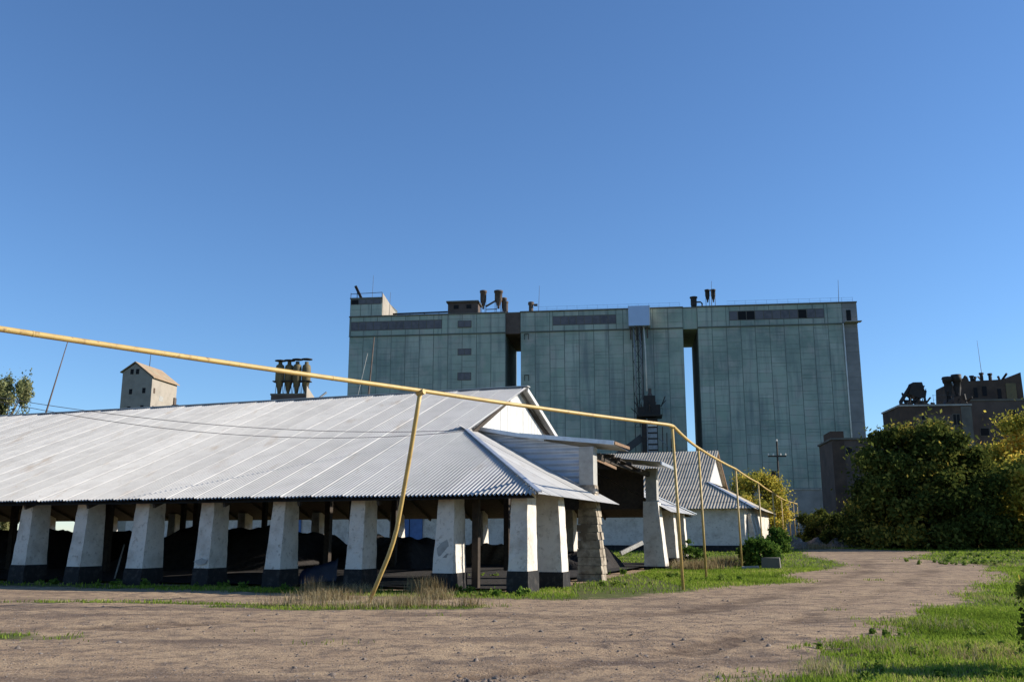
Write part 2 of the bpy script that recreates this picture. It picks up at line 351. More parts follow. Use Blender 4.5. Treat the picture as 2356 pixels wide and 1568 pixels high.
# gable boards
bw = .46; y = -A_+.1
while y < A_-.1:
    y1 = min(y+bw-.03, A_-.1); z0 = skirt_z(-.5)+.0
    top = lambda q: roof_z(q)-.08
    if y < 0 < y1: pts = [(-.5,y,z0),(-.5,y1,z0),(-.5,y1,top(y1)),(-.5,0,top(0)),(-.5,y,top(y))]
    else: pts = [(-.5,y,z0),(-.5,y1,z0),(-.5,y1,max(top(y1),z0+.01)),(-.5,y,max(top(y),z0+.01))]
    MB().prism(pts, (random.uniform(.022,.034),0,0)).build('gable_board', M['board'], shed); y += bw
for sgn in (1,):
    MB().bar((-.02, 0, ZR-.12), (-.02, sgn*(A_+.05), ZN-.12), .05, .2, up=(0,0,1)).build('barge_board', M['board'], shed)
# pillars
def pillar(px, py, out, h, wb=.36, wt=.3, db=.62, dt=.45, seed=0, tar=.62, m='white', base=0.):
    # battered on the side pointed to by out ('y-' long front, 'x+' gable, 'y+' back); a jittered grid surface
    r = random.Random(seed); parts = []
    for (z0, z1, mm, ex, nz) in ((base-.1, tar, 'tar', .025, 3), (tar, h, m, 0, 11)):
        rings = []
        for k in range(nz+1):
            z = z0+(z1-z0)*k/nz; t = max(0, min(1, (z-base)/(h-base))); hw = wb+(wt-wb)*t+ex; dd = db+(dt-db)*t+ex; ring = []
            n_ = 3
            back = dt+ex
            prof = [(-hw+2*hw*i/n_, -dd) for i in range(n_)]+[(hw, -dd+(dd+back)*i/n_) for i in range(n_)]+[(hw-2*hw*i/n_, back) for i in range(n_)]+[(-hw, back-(dd+back)*i/n_) for i in range(n_)]
            for (a, b) in prof:
                j = .011; a += r.uniform(-j, j); b += r.uniform(-j, j)
                if out == 'y-': ring.append((px+a, py+b, z+r.uniform(-j, j)*(0 < k < nz)))
                elif out == 'y+': ring.append((px-a, py-b, z))
                else: ring.append((px-b, py+a, z+r.uniform(-j, j)*(0 < k < nz)))
            rings.append(ring)
        c = len(rings[0]); vs = [q for rg in rings for q in rg]; fs = []
        for k in range(nz):
            for i in range(c): fs.append((k*c+i, k*c+(i+1) % c, (k+1)*c+(i+1) % c, (k+1)*c+i))
        fs.append(tuple(range(nz*c, nz*c+c)))
        parts.append((MB().add(vs, fs), mm))
    pil = parts[1][0].build('pillar', M[parts[1][1]], shed)
    parts[0][0].build('pillar_base', M[parts[0][1]], pil)
    return pil
px_list = [4.75, 2.2, -1.07, -4.2, -7.21, -10.12, -12.93, -15.7, -18.6, -21.5, -24.4, -27.3, -33, -39, -45, -51, -57]
for i, x in enumerate(px_list): pillar(x, -14.5, 'y-', roof_z(14.5)-.24, wb=.34+random.uniform(-.03,.05), wt=.27+random.uniform(-.03,.04), db=.72+random.uniform(-.06,.06), dt=.42, seed=i+1, tar=.58+.12*random.random())
for i, yy in enumerate((-11.5, 11.2)): pillar(4.65, yy, 'x+', skirt_z(4.65)-.24, wb=.42, wt=.36, seed=40+i, tar=.55)
pillar(4.7, 14.3, 'x+', skirt_z(4.7)-.24, seed=44, tar=.4)
for i, x in enumerate(np.arange(-57, 3, 6.1)): pillar(x, 14.5, 'y+', roof_z(14.5)-.1, seed=60+i, tar=.85, base=.1)
def bare_patch(px, z0, z1, wd, m, seed, dx=0):
    r = random.Random(seed); pts = []
    for k in range(12):
        a = 2*math.pi*k/12; q = r.uniform(.7, 1.1); z = (z0+z1)/2+(z1-z0)/2*math.sin(a)*q; t = z/2.86
        pts.append((px+dx+wd*math.cos(a)*q, -14.5-(.72+(.42-.72)*t)-.018, z))
    MB().prism(pts, (0,.02,0)).build('bare_patch', M[m], shed)
bare_patch(2.2, 1.0, 1.75, .24, 'conc', 4); bare_patch(-10.12, .35, .85, .2, 'conc', 6, .12); bare_patch(-7.21, .75, 1.0, .3, 'conc', 8)
# masonry entrance pillars: courses of blocks below, concrete above
def gate_pillar(yc, seed):
    r = random.Random(seed); core = MB().box(4.4, 4.92, yc-.45, yc+.2, -.1, 3.6).build('entrance_pillar', M['mortar'], shed)
    z = 0.; k = 0
    while z < 3.55:
        h = r.uniform(.27, .36); t = 1-z/3.6; w0 = .62+.18*t; off = .28*t
        cut = r.uniform(-.15, .15)+(.12 if k % 2 else -.12)
        for (y0, y1) in ((yc-.5-.06*t, yc-.15+cut*.5), (yc-.13+cut*.5, yc+.25)):
            x1 = 5.0+off+r.uniform(-.05, .04); x0 = 4.34-.1*t+r.uniform(-.04, .04)
            q = [(x0, y0+r.uniform(-.04,.02), z), (x1+.02, y0+r.uniform(-.04,.02), z), (x1+.02, y1, z), (x0, y1, z), (x0, y0+r.uniform(-.03,.03), z+h-.02), (x1-.02, y0+r.uniform(-.03,.03), z+h-.02), (x1-.02, y1, z+h-.02), (x0, y1, z+h-.02)]
            MB().hexa(q).build('block', M['stone'], core)
        z += h; k += 1
    MB().box(4.36, 4.96, yc-.45, yc+.2, 3.58, 5.36).build('pillar_head', M['conc'], shed)
gate_pillar(-5.95, 3)
pillar(4.6, 7.3, 'x+', 3.6, wb=.5, wt=.42, db=.75, dt=.4, seed=77, tar=.2)
MB().box(4.36, 4.96, 6.9, 7.5, 3.55, 5.36).build('pillar_head', M['conc'], shed)
# raised entrance: side walls, roof remnants
def dtop(x): return 6.32-.19*(x+.5)
for (x0, x1) in ((-.55, 1.9), (1.8, 4.4)):
    vs = []; fs = []; nz = 78; nX = 14
    for i in range(nX+1):
        x = x0+(x1-x0)*i/nX; zb = skirt_z(x)+.02
        for k in range(nz+1):
            z = dtop(x)-(6.4-3.4)*k/nz; zz = max(z, zb)
            vs.append((x, DY0-.04-.035*math.sin(2*math.pi*zz/.26)-(.012 if x0 > 0 else 0), zz))
    for i in range(nX):
        for k in range(nz): fs.append((i*(nz+1)+k, i*(nz+1)+k+1, (i+1)*(nz+1)+k+1, (i+1)*(nz+1)+k))
    MB().add(vs, fs).build('cladding_sheet', M['clad'], shed, True)
MB().bar((-.6, DY0-.12, dtop(-.6)+.06), (2.75, DY0-.12, dtop(2.75)+.06), .34, .16).build('cladding_cap', M['flash'], shed)
MB().bar((-.58, DY0-.1, 5.9), (-.58, DY0-.1, 6.35), .1, .12).build('cap_end', M['wood'], shed)
MB().prism([(-.5,DY1,3.2),(4.2,DY1,3.2),(4.2,DY1,5.35),(-.5,DY1,6.2)], (0,.06,0)).build('entrance_side_wall', M['wood'], shed)
def canopy(x0, x1, y0, y1, z0, z1, pitch=.2, dz=0):
    vs = []; fs = []; nY = int((y1-y0)/pitch*6)
    for i in range(nY+1):
        yy = y0+(y1-y0)*i/nY; q = .02*math.sin(2*math.pi*yy/pitch)+dz*(i/nY)
        vs += [(x0, yy, z0+q), (x1, yy, z1+q), (x0, yy, z0+q+.008), (x1, yy, z1+q+.008)]
    for i in range(nY): fs += [(i*4, i*4+1, i*4+5, i*4+4), (i*4+2, i*4+6, i*4+7, i*4+3)]
    return MB().add(vs, fs)
canopy(1.7, 5.75, -6.15, -3.3, dtop(1.7)+.06, 5.5, dz=-.12).build('canopy_sheet', M['clad'], shed, True)
canopy(-.5, 1.9, -6.0, -1.0, 6.3, dtop(1.9)-.02, dz=-.5).build('canopy_sheet', M['clad'], shed, True)
canopy(-.3, 5.9, 3.4, 7.75, 6.1, 5.42, dz=-.05).build('canopy_sheet', M['clad'], shed, True)
MB().bar((1.7, -6.2, dtop(1.7)+.06), (5.8, -6.2, 5.5), .05, .17).build('fascia_board', M['flash'], shed)
MB().bar((5.8, -6.15, 5.5), (5.8, -3.4, 5.52), .07, .12).build('fascia_board', M['brownwood'], shed)
MB().bar((5.92, 3.4, 5.36), (5.92, 7.75, 5.31), .06, .16).build('fascia_board', M['flash'], shed)
MB().bar((4.5, -5.6, 5.15), (4.5, 7.0, 5.05), .22, .26).build('lintel_beam', M['wood'], shed)
for k in range(7):
    yy = -2.9+k*.95; MB().bar((-.4, yy, 5.8-.05*k), (4.9+random.uniform(-.5,.3), yy+random.uniform(-.2,.2), 5.22-.04*k), .1, .16).build('rafter', M['wood'], shed)
for k in range(5):
    x = 3.1+k*.42; MB().bar((x, -3.2, 5.5-.05*k), (x+random.uniform(-.1,.1), 3.2+random.uniform(-.6,.5), 5.15-.03*k), .2, .03).build('loose_board', M['wood'], shed)
MB().bar((4.75, -5.4, 4.95), (4.75, -1.5, 4.8), .05, .12).build('loose_board', M['brownwood'], shed)
# timber inside
MB().bar((-60, -14.35, roof_z(14.35)-.3), (5, -14.35, roof_z(14.35)-.3), .2, .22).build('wall_plate', M['wood'], shed)
MB().bar((4.6, -14.6, 3.32), (4.6, -6.4, 3.32), .2, .22).build('wall_plate', M['wood'], shed)
MB().bar((4.6, 7.8, 3.32), (4.6, 14.6, 3.32), .2, .22).build('wall_plate', M['wood'], shed)
for x in np.arange(-58, 3, 3.05):
    x0 = x if x < 0 else x
    for sgn in (-1, 1):
        b = MB().bar((min(x,-.6), sgn*.1, ZR-.34), (x, sgn*A_, ZN-.3), .09, .16) if x < 0 else MB()
        b.bar((x, sgn*max(A_, A_+x*MM/GG), roof_z(max(A_, A_+x*MM/GG))-.3), (x, sgn*(YE-.2), ZE-.2), .09, .16); b.build('rafter', M['wood'], shed)
for x in np.arange(-56, -1, 6.1):
    for yy in (-6.5, 0, 6.5): MB().box(x-.13, x+.13, yy-.13, yy+.13, -.1, roof_z(yy)-.25).build('timber_post', M['wood'], shed)
for yy in (-6.5, 6.5): MB().bar((-59, yy, 5.0), (0, yy, 5.0), .18, .24).build('tie_beam', M['wood'], shed)
MB().box(-60.6, -60.2, -14.8, 14.8, 0, 5.5).build('end_wall', M['conc'], shed)  # unseen wall, added to close the left end against light inside
for x in (2.85,): MB().bar((x, -13.9, 0), (x, -13.9, 3.1), .22, .22).build('timber_prop', M['wood'], shed)
MB().add([(-60,-14.3,.09),(4.0,-14.3,.09),(4.0,13.8,.2),(-60,13.8,.2)],[(0,1,2,3)]).build('shade_floor', M['heap'], shed)  # near-black sheet over the ground; the roof's shade is in its colour
def W(x, y, z=0.):            # shed frame -> world
    return Vector((SHED[0]-x*D[0]+y*G[0], SHED[1]-x*D[1]+y*G[1], z))
# heaps in the shed
def heap(name, cx, cy, rx, ry, h, m, label, cat, seed, rough=.12):
    n = 34; U, Vv = np.meshgrid(np.linspace(-1, 1, n), np.linspace(-1, 1, n)); U, Vv = U.ravel(), Vv.ravel()
    r = np.hypot(U, Vv); nz = smooth_noise(U*rx, Vv*ry, 1.4, seed)*rough+smooth_noise(U*rx, Vv*ry, 4.5, seed+1)*rough*.5
    z = h*np.clip(1.25*(1-np.maximum(np.abs(U), np.abs(Vv))**2.2), 0, 1)*(1+nz)-.05
    P = [W(cx+u*rx, cy+v*ry) for u, v in zip(U, Vv)]; V_ = np.array([(q.x, q.y, zz) for q, zz in zip(P, z)])
    i, j = np.meshgrid(np.arange(n-1), np.arange(n-1)); a = (j*n+i).ravel()
    return tag(link(name, np_mesh(name, V_, np.stack([a, a+1, a+n+1, a+n], 1), M[m], smooth=True)), label, cat)
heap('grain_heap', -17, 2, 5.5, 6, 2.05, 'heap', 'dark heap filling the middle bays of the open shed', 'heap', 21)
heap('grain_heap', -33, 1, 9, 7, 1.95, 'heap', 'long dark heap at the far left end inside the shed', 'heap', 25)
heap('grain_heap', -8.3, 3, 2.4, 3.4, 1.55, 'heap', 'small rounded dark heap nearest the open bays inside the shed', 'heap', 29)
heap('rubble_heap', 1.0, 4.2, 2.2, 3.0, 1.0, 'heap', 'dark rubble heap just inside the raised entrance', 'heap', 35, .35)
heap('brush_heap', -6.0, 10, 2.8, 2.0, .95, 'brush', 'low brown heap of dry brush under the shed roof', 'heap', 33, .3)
# ------------------------------------------------------------------ second shed (slate roof)
Z2 = .62
shed2 = empty('slate_roofed_shed', (SHED2[0], SHED2[1], Z2), RZ, 'whitewashed shed with weathered grey slate roof behind the open shed', 'shed')
a2, m2, g2 = 6.94, 6.17, 4.45; zr2, zn2, ze2 = 9.93-Z2, 6.47-Z2, 4.0-Z2; YE2 = a2+m2
def roof2(y): y = abs(y); return zr2-(zr2-zn2)*y/a2 if y < a2 else zn2-(zn2-ze2)*(y-a2)/m2
def slate(x0, x1, ya, yb, xcut=None, lift=0.):
    pitch = .26; nX = max(2, int(round((x1-x0)/pitch*5))); vs = []; fs = []
    for x in np.linspace(x0, x1, nX+1):
        q = .035*math.sin(2*math.pi*x/pitch)
        y0 = ya if x <= 0 else max(ya, min(a2+x*m2/g2, yb))
        vs += [(x, -y0, roof2(y0)+q+lift), (x, -yb, roof2(yb)+q+lift+.014)]
    for i in range(nX): fs.append((2*i, 2*i+1, 2*i+3, 2*i+2))
    return MB().add(vs, fs, random.random())
rows = [(k*1.45, min((k+1)*1.45+.1, YE2)) for k in range(int(YE2/1.45)+1)]
rows = [r for r in rows if r[1]-r[0] > .3]
for (ya, yb) in rows:
    for i in range(-20, 4):
        x0 = i*1.17+.0; x1 = x0+1.2
        if x0 >= 0:
            if a2+x0*m2/g2 >= yb: continue
            x1 = min(x1, g2)
        elif x1 > 0 and yb < a2: x1 = .03
        slate(x0, x1, ya, yb, lift=random.uniform(0, .01)).build('slate_sheet', M['slate'], shed2, True, attr=True)
MB().add([(-60,-0,zr2),(-60,-a2,zn2),(-60,-YE2,ze2),(-23.4,0,zr2),(-23.4,-a2,zn2),(-23.4,-YE2,ze2)], [(0,1,4,3),(1,2,5,4)]).build('far_roof_slope', M['slate'], shed2)
MB().add([(-60,0,zr2),(-60,a2,zn2),(-60,YE2,ze2),(0,0,zr2),(0,a2,zn2),(g2,YE2,ze2)], [(0,3,4,1),(1,4,5,2)]).build('back_roof_slope', M['slate'], shed2)
MB().add([(-.3,-a2,zn2+.1),(-.3,a2,zn2+.1),(g2,YE2,ze2),(g2,-YE2,ze2)], [(0,3,2,1)]).build('gable_skirt', M['slate'], shed2)
MB().bar((-.05,-a2,zn2+.06),(g2+.02,-YE2,ze2+.06),.28,.05).build('hip_flashing', M['flash'], shed2)
for sgn in (-1,1): MB().bar((0,0,zr2-.08),(0,sgn*a2,zn2-.1),.08,.18).build('barge_board', M['brownwood'] if sgn>0 else M['conc'], shed2)
y = -a2+.15
while y < a2-.2:
    y1 = min(y+.58, a2-.15); z0 = zn2+.25; t0, t1 = max(roof2(y)-.1, z0+.01), max(roof2(y1)-.1, z0+.01)
    pts = [(-.4,y,z0),(-.4,y1,z0),(-.4,y1,t1)]+([(-.4,0,zr2-.1)] if y<0<y1 else [])+[(-.4,y,t0)]
    MB().prism(pts, (.03,0,0)).build('gable_board', M['board'], shed2); y += .6
def rough_wall(p0, p1, h0, h1, nx_, nz_, th, seed):
    r = random.Random(seed); p0, p1 = Vector(p0), Vector(p1); vs = []; fs = []
    for i in range(nx_+1):
        for k in range(nz_+1):
            q = p0.lerp(p1, i/nx_); nrm = Vector((p1.y-p0.y, -(p1.x-p0.x), 0)).normalized()
            vs.append(q+nrm*r.uniform(-.03, .03)+Vector((0,0,h0+(h1-h0)*k/nz_)))
    for i in range(nx_):
        for k in range(nz_): fs.append((i*(nz_+1)+k, (i+1)*(nz_+1)+k, (i+1)*(nz_+1)+k+1, i*(nz_+1)+k+1))
    return MB().add(vs, fs)
rough_wall((-60,-12.2,0),(3.5,-12.2,0),.35,3.6,120,7,.4,5).build('front_wall', M['white'], shed2, True)
rough_wall((3.5,-12.2,0),(3.75,12,0),.35,3.55,50,7,.4,6).build('end_wall', M['white'], shed2, True)
MB().box(-60,3.55,-12.3,-11.9,-.8,.4).build('plinth', M['tar'], shed2)
MB().box(3.3,3.85,-11.9,12.2,-.8,.4).build('plinth', M['conc'], shed2)
for yy in (-10.2,-7.6,-4.6): MB().hexa([(3.6,yy-.4,-.2),(4.35,yy-.4,-.2),(4.35,yy+.4,-.2),(3.6,yy+.4,-.2),(3.6,yy-.35,3.0),(3.85,yy-.35,3.0),(3.85,yy+.35,3.0),(3.6,yy+.35,3.0)]).build('buttress', M['white'], shed2)
for x in (-13.5, -27, -40):
    dr = MB().box(x-1.3,x+1.3,-12.36,-12.25,.1,2.9).build('blue_door', M['bluedoor'], shed2)
    MB().box(x-.03,x+.03,-12.40,-12.37,.15,2.85).build('door_seam', M['dark'], dr)
# ------------------------------------------------------------------ yellow gas pipe
PIPE_Z = 5.5
pipe_xy = [(-16.2,8.7),(-9.29,16.5),(-2.42,24.25),(5.53,32.1),(8.08,40.5),(12.7,53.3),(17.6,67.3),(22.7,82.2),(26.9,94.4),(30.0,102.6),(31.7,106.6),(33.4,110.8)]
gas = empty('gas_pipeline', (5.53,32.1,0), 0, 'yellow gas pipe carried over the yard on thin yellow posts', 'pipeline')
off = Vector((5.53,32.1,0))
def rnd(p0, p1, p2, r=.35, n=5):
    a = p1+(p0-p1).normalized()*r; b = p1+(p2-p1).normalized()*r
    return [a*(1-t)**2+p1*2*t*(1-t)+b*t*t for t in [k/n for k in range(n+1)]]
pts = [Vector((x, y, PIPE_Z))-off for x, y in pipe_xy]
def sagged(a, b, s, n=8): return [a.lerp(b, k/n)-Vector((0,0,s*4*(k/n)*(1-k/n))) for k in range(n+1)]
path = sagged(pts[0], pts[2], .07, 12)[:-1]+sagged(pts[2], pts[3]-(pts[3]-pts[2]).normalized()*.4, .03)+rnd(pts[2], pts[3], pts[4])
for k in range(3, 11): path += sagged(pts[k]+((pts[k+1]-pts[k]).normalized()*.4 if k == 3 else Vector()), pts[k+1], .05, 4)[1:]
path.append(pts[11])
pipe_o = MB().tube(path, .057, 12).build('pipe', M['yellow'], gas, True)
for i in (2, 6, 10, 14, 19, 28, 32, 36):
    a_ = path[i].lerp(path[i+1], .35); d_ = (path[i+1]-path[i]).normalized()*.018; MB().tube([a_-d_*1.3, a_-d_*.6, a_+d_*.6, a_+d_*1.3], [.055,.0605,.0605,.055], 12).build('weld_ring', M['yellow'], pipe_o, True)
for k in (3,4,5,6,7,8,9,10,11):
    x, y = pipe_xy[k]; gz_ = float(terrain(x, y)); lean = random.uniform(-.06,.06) if k > 3 else .12
    MB().tube([Vector((x+lean+.05, y-.1, gz_-.3))-off, Vector((x, y, PIPE_Z-.05))-off], .052, 10).build('post', M['yellow'], gas, True)
    MB().bar(Vector((x-.1, y, PIPE_Z-.075))-off, Vector((x+.1, y, PIPE_Z-.075))-off, .12, .02).build('saddle', M['yellow'], gas)
bp = [at(967,902,24.25), at(958,955,24.4), at(941,1060,24.8), at(925,1150,25.1), at(913,1215,25.3), at(904,1248,25.4), at(893,1280,25.5), at(872,1330,25.7), at(846,1392,26)]
bpo = MB().tube([q-off for q in bp], .058, 10).build('bent_post', M['yellow'], gas, True); bpo['label'] = 'bent and buckled yellow post leaning to the left'
MB().tube([at(960,905,24.3)-off, at(976,900,24.2)-off], .075, 10).build('saddle', M['yellow'], gas)
# ------------------------------------------------------------------ big grain elevator
EX, EY = np.array([-.99216, .125]), np.array([-.125, -.99216])
ELEV = Vector((63.4, 172., 2.0)); ERZ = math.atan2(.125, -.99216)
elev = empty('grain_elevator', ELEV, ERZ, 'huge pale green concrete grain elevator in three blocks with dark gaps', 'building')
zo = -2.0
secs = [(-1.9, 27.8, 11), (30.6, 62.15, 11), (65.2, 97.0, 11)]
gal_z0, gal_z1 = 41.1+zo, 45.1+zo
panel_cells = []
for si, (x0, x1, nc) in enumerate(secs):
    MB().box(x0, x1, -18.5, 0, 0, gal_z0).build('silo_block', M['joint'] if si < 3 else M['sideconc'], elev)
    cw = (x1-x0)/nc
    for c in range(nc):
        z = 8.45; r = 0; unit = random.choice((1.2, 1.2, 2.4, 1.8)) if not (si == 0 and c > 8) else 1.2
        while z < gal_z0-.3:
            h = unit*random.choice((1, 1, 1, .5, 1.5)); h = h if gal_z0-.06-z-h > .5 else gal_z0-.06-z
            panel_cells.append((si, c, x0+c*cw, cw, z, h, z)); z += h
    MB().box(x0-.03, x1+.03, 0, .2, 8.1, 8.4).build('ledge', M['conc'], elev)
    MB().box(x0-.01, x1+.01, 0, .08, .1, 8.1).build('lower_wall', M['greypanel'], elev)
def panel_mesh(cw, h, tone, mm, j=(.11, .026), dy=.04):
    b = .018; x0, x1, z0, z1 = j[0]/2, cw-j[0]/2, j[1]/2, h-j[1]/2
    vs = [(x0,0,z0),(x1,0,z0),(x1,0,z1),(x0,0,z1),(x0+b,dy,z0+b),(x1-b,dy,z0+b),(x1-b,dy,z1-b),(x0+b,dy,z1-b)]
    return vs, [(7,6,5,4),(0,4,5,1),(1,5,6,2),(2,6,7,3),(3,7,4,0)]
def panel_tone(si, c, r):
    q = random.random(); base = .3+.3*random.random()
    return min(1, max(0, base+(.4 if q > .93 else 0)-(.35 if q < .1 else 0)+(.25 if (si, c) in ((0,2),(1,10),(2,5),(2,6)) else 0)))
vis = [q for q in panel_cells if q[0] == 0 and q[6] >= 14]
vis += sorted([q for q in panel_cells if q[0] != 0], key=lambda q: (-q[6], q[2]))
vis_set = vis[:300]; rest = vis[300:]+[q for q in panel_cells if q[0] == 0 and q[6] < 14]
cache = {}
for (si, c, x, cw, z, h, r) in vis_set:
    grey = (si == 0 and c == 0); tn = round(panel_tone(si, c, r)*8)/8; key = (round(cw, 3), round(h, 3), tn, grey)
    if key not in cache:
        vs, fs = panel_mesh(cw, h, tn, None); cache[key] = MB().add(vs, fs, tn).mesh('wall_panel', M['greypanel'] if grey else M['panel'], attr=True)
    link('wall_panel', cache[key], elev, (x, random.uniform(-.01, .012), z))
mbs = {False: MB(), True: MB()}
for (si, c, x, cw, z, h, r) in rest:
    vs, fs = panel_mesh(cw, h, 0, None); o_ = random.uniform(-.01, .012)
    mbs[si == 0 and c == 0].add([(a+x, b+o_, d+z) for a, b, d in vs], fs, panel_tone(si, c, r))
mbs[False].build('wall_panels', M['panel'], elev, attr=True, kind='stuff')
mbs[True].build('bare_panels', M['greypanel'], elev, attr=True, kind='stuff')
# gallery storey
strips = {0: (4.1, 21.75), 1: (43.4, 55.8), 2: (78.0, 96.7)}
gy = .3
for si, (x0, x1, nc) in enumerate(secs):
    MB().box(x0-.05, x1+.05, -18.3, gy-.1, gal_z0, gal_z1).build('gallery_storey', M['joint'], elev)
    MB().box(x0-.12, x1+.12, -18.4, gy+.12, gal_z1, gal_z1+.24).build('roof_edge', M['fascia'], elev)
    MB().box(x0-.08, x1+.08, gy-.1, gy+.03, gal_z0-.0, gal_z0+.14).build('gallery_ledge', M['joint'], elev)
    s0, s1 = strips[si]; cw = (x1-x0)/nc
    edges = sorted(set([x0+c*cw for c in range(nc+1)]+[s0, s1]))
    edges = [e for i, e in enumerate(edges) if i == 0 or e-edges[i-1] > .35]
    for e0, e1 in zip(edges[:-1], edges[1:]):
        mid = (e0+e1)/2; rr = [(gal_z0+.16, 42.3+zo), (42.3+zo, 44.15+zo), (44.15+zo, gal_z1)]
        for k, (za, zb) in enumerate(rr):
            if k == 1 and s0 < mid < s1: continue
            vs, fs = panel_mesh(e1-e0, zb-za, 0, None); tn = random.uniform(.2, .75)
            MB().add([(a+e0, b+gy-.1, d+za) for a, b, d in vs], fs, tn).build('gallery_panel', M['greypanel'] if si == 0 and mid < .8 else M['panel'], elev, attr=True)
    npn = max(6, int((s1-s0)/1.5)); pw = (s1-s0)/npn
    fr = MB().box(s0, s1, gy-.1, gy-.06, 42.3+zo, 44.15+zo).build('window_strip', M['fascia'], elev)
    for k in range(npn):
        broken = random.random() < .1
        MB().box(s0+k*pw+.07, s0+(k+1)*pw-.07, gy-.06, gy-.03, 42.42+zo, 44.03+zo, random.random()).build('pane', M['dark'] if broken else M['pane'], fr, attr=True)
for zc, hh in ((43.07, 1.15), (37.5, 1.1), (32.57, 1.35), (27.4, 1.2)):
    fr = MB().box(72.0, 74.75, (gy if zc > 41 else 0)-.02, (gy if zc > 41 else 0)+.09, zc-hh/2-.12+zo, zc+hh/2+.12+zo).build('window', M['fascia'], elev)
    for k in range(2): MB().box(72.12+k*1.3, 73.32+k*1.3, (gy if zc > 41 else 0)+.09, (gy if zc > 41 else 0)+.11, zc-hh/2+zo, zc+hh/2+zo, .3).build('pane', M['pane'], fr, attr=True)
# bridges over the gaps
for (x0, x1) in ((27.85, 30.55), (62.2, 65.15)):
    MB().box(x0, x1, -18.2, gy-.25, 40.9+zo, 45.05+zo).build('gap_bridge', M['greymas'] if x0 > 50 else M['panel'], elev)
    MB().box(x0+.02, x1-.02, -18.3, gy-.2, 45.05+zo, 45.25+zo).build('bridge_roof_edge', M['fascia'], elev)
# left tower
MB().box(90.35, 97.0, -12, gy-.1, gal_z1+.25, 49.0+zo).build('tower_block', M['joint'], elev)
for k in range(2):
    for c in range(3):
        vs, fs = panel_mesh(6.65/3, 1.3, 0, None)
        MB().add([(a+90.35+c*6.65/3, b+gy-.1, d+gal_z1+.26+1.3*k) for a, b, d in vs], fs, random.uniform(.3,.7)).build('gallery_panel', M['panel'], elev, attr=True)
fr = MB().box(90.5, 96.9, gy-.1, gy-.03, 47.75+zo, 48.85+zo).build('window_strip', M['fascia'], elev)
for k in range(4): MB().box(90.6+k*1.57, 92.07+k*1.57, gy-.03, gy, 47.85+zo, 48.75+zo, .6).build('pane', M['dark'] if k == 3 else M['pane'], fr, attr=True)
MB().box(90.3, 97.1, -12.1, gy, 49.0+zo, 49.2+zo).build('tower_roof_edge', M['fascia'], elev)
MB().prism([(90.33,gy-.12,gal_z1+.3),(90.33,-11.8,gal_z1+.3),(90.33,-11.8,48.3+zo),(90.33,gy-.12,50.0+zo)], (-.05,0,0)).build('tower_side_wall', M['beige'], elev)
rl = MB()
for x in (90.4, 96.9): rl.tube([(x,gy,49.1+zo),(x,gy,50.2+zo)], .06, 5)
rl.tube([(90.4,gy,50.15+zo),(96.9,gy,50.0+zo)], .06, 5); rl.build('tower_rail', M['darksteel'], elev)
bo = MB().bar((95.0,-1,49.2+zo),(96.4,-1,52.0+zo),.5,.5).tube([(96,-1,49.2+zo),(96,-1,51+zo)],.08,6); bo.build('hoist_arm', M['darksteel'], elev)
# rooftop kit
ph = MB().box(71.1, 77.1, -5.5, -1.2, gal_z1+.2, 47.9+zo).build('roof_house', M['greymas'], elev)
MB().box(70.8, 77.4, -5.9, -.8, 47.9+zo, 48.2+zo).build('house_roof', M['fascia'], ph)
for x in (72.3, 74.9): MB().box(x, x+1.0, -1.21, -1.15, 46.6+zo, 47.4+zo).build('house_window', M['dark'], ph)
MB().tube([(77.2,-1.5,46.1+zo),(88.5,-1.5,46.0+zo)], .18, 8).build('roof_duct', M['darksteel'], elev)
for x in (79,82,85): MB().tube([(x,-1.5,gal_z1),(x,-1.5,46+zo)], .06, 5).build('duct_leg', M['darksteel'], elev)
def cyclone(x, y, zb, zt, r, m='rust'):
    h = zt-zb
    MB().lathe((x,y,zb), [(r*.3,0),(r*.3,h*.12),(r*.9,h*.42),(r,h*.48),(r,h*.86),(r*1.18,h*.87),(r*1.18,h*.97),(r*.6,h)], 12).build('cyclone', M[m], elev, True)
    lg = MB()
    for a in range(4):
        q = a*math.pi/2+.7; lg.tube([(x+1.1*r*math.cos(q), y+1.1*r*math.sin(q), gal_z1+.2),(x+r*math.cos(q), y+r*math.sin(q), zb+h*.5)], .05, 5)
    lg.build('cyclone_frame', M['darksteel'], elev)
cyclone(70.0,-2,46.6+zo,50.5+zo,.62); cyclone(66.9,-2,46.6+zo,50.4+zo,.78); cyclone(65.85,-2.6,45.6+zo,49.0+zo,.5)
MB().lathe((65.3,-1.5,gal_z1+.2),[(.42,0),(.42,2.2),(.5,2.2),(.5,2.6)],10).build('vent_pipe', M['rust'], elev)
MB().bar((69.5,-2,47.1+zo),(67.2,-2,48.4+zo),.3,.3).build('duct', M['rust'], elev)
MB().bar((69.5,-2,46.5+zo),(67.2,-2,46.5+zo),.15,.15).build('duct', M['rust'], elev)
MB().lathe((60.3,-2,gal_z1+.2),[(.45,0),(.45,1.8),(.6,1.85),(.6,2.4),(.3,2.5)],10).build('vent_pipe', M['rust'], elev)
MB().box(59.0,59.7,-2.2,-1.8,46.9+zo,47.3+zo).build('vent_outlet', M['rust'], elev)
cyclone(25.5,-2,46.6+zo,49.2+zo,.45,'darksteel'); cyclone(24.4,-2,46.6+zo,49.2+zo,.45,'darksteel')
MB().lathe((28.2,-2,gal_z1+.2),[(.45,0),(.6,.9),(.6,2.2),(.75,2.2),(.75,2.45)],10).build('vent_pipe', M['darksteel'], elev)
MB().tube([(28,-2,46.7+zo),(26.9,-2,46.7+zo),(26.6,-2,46.4+zo),(26.6,-2,45.3+zo)],.15,8).build('vent_bend', M['darksteel'], elev)
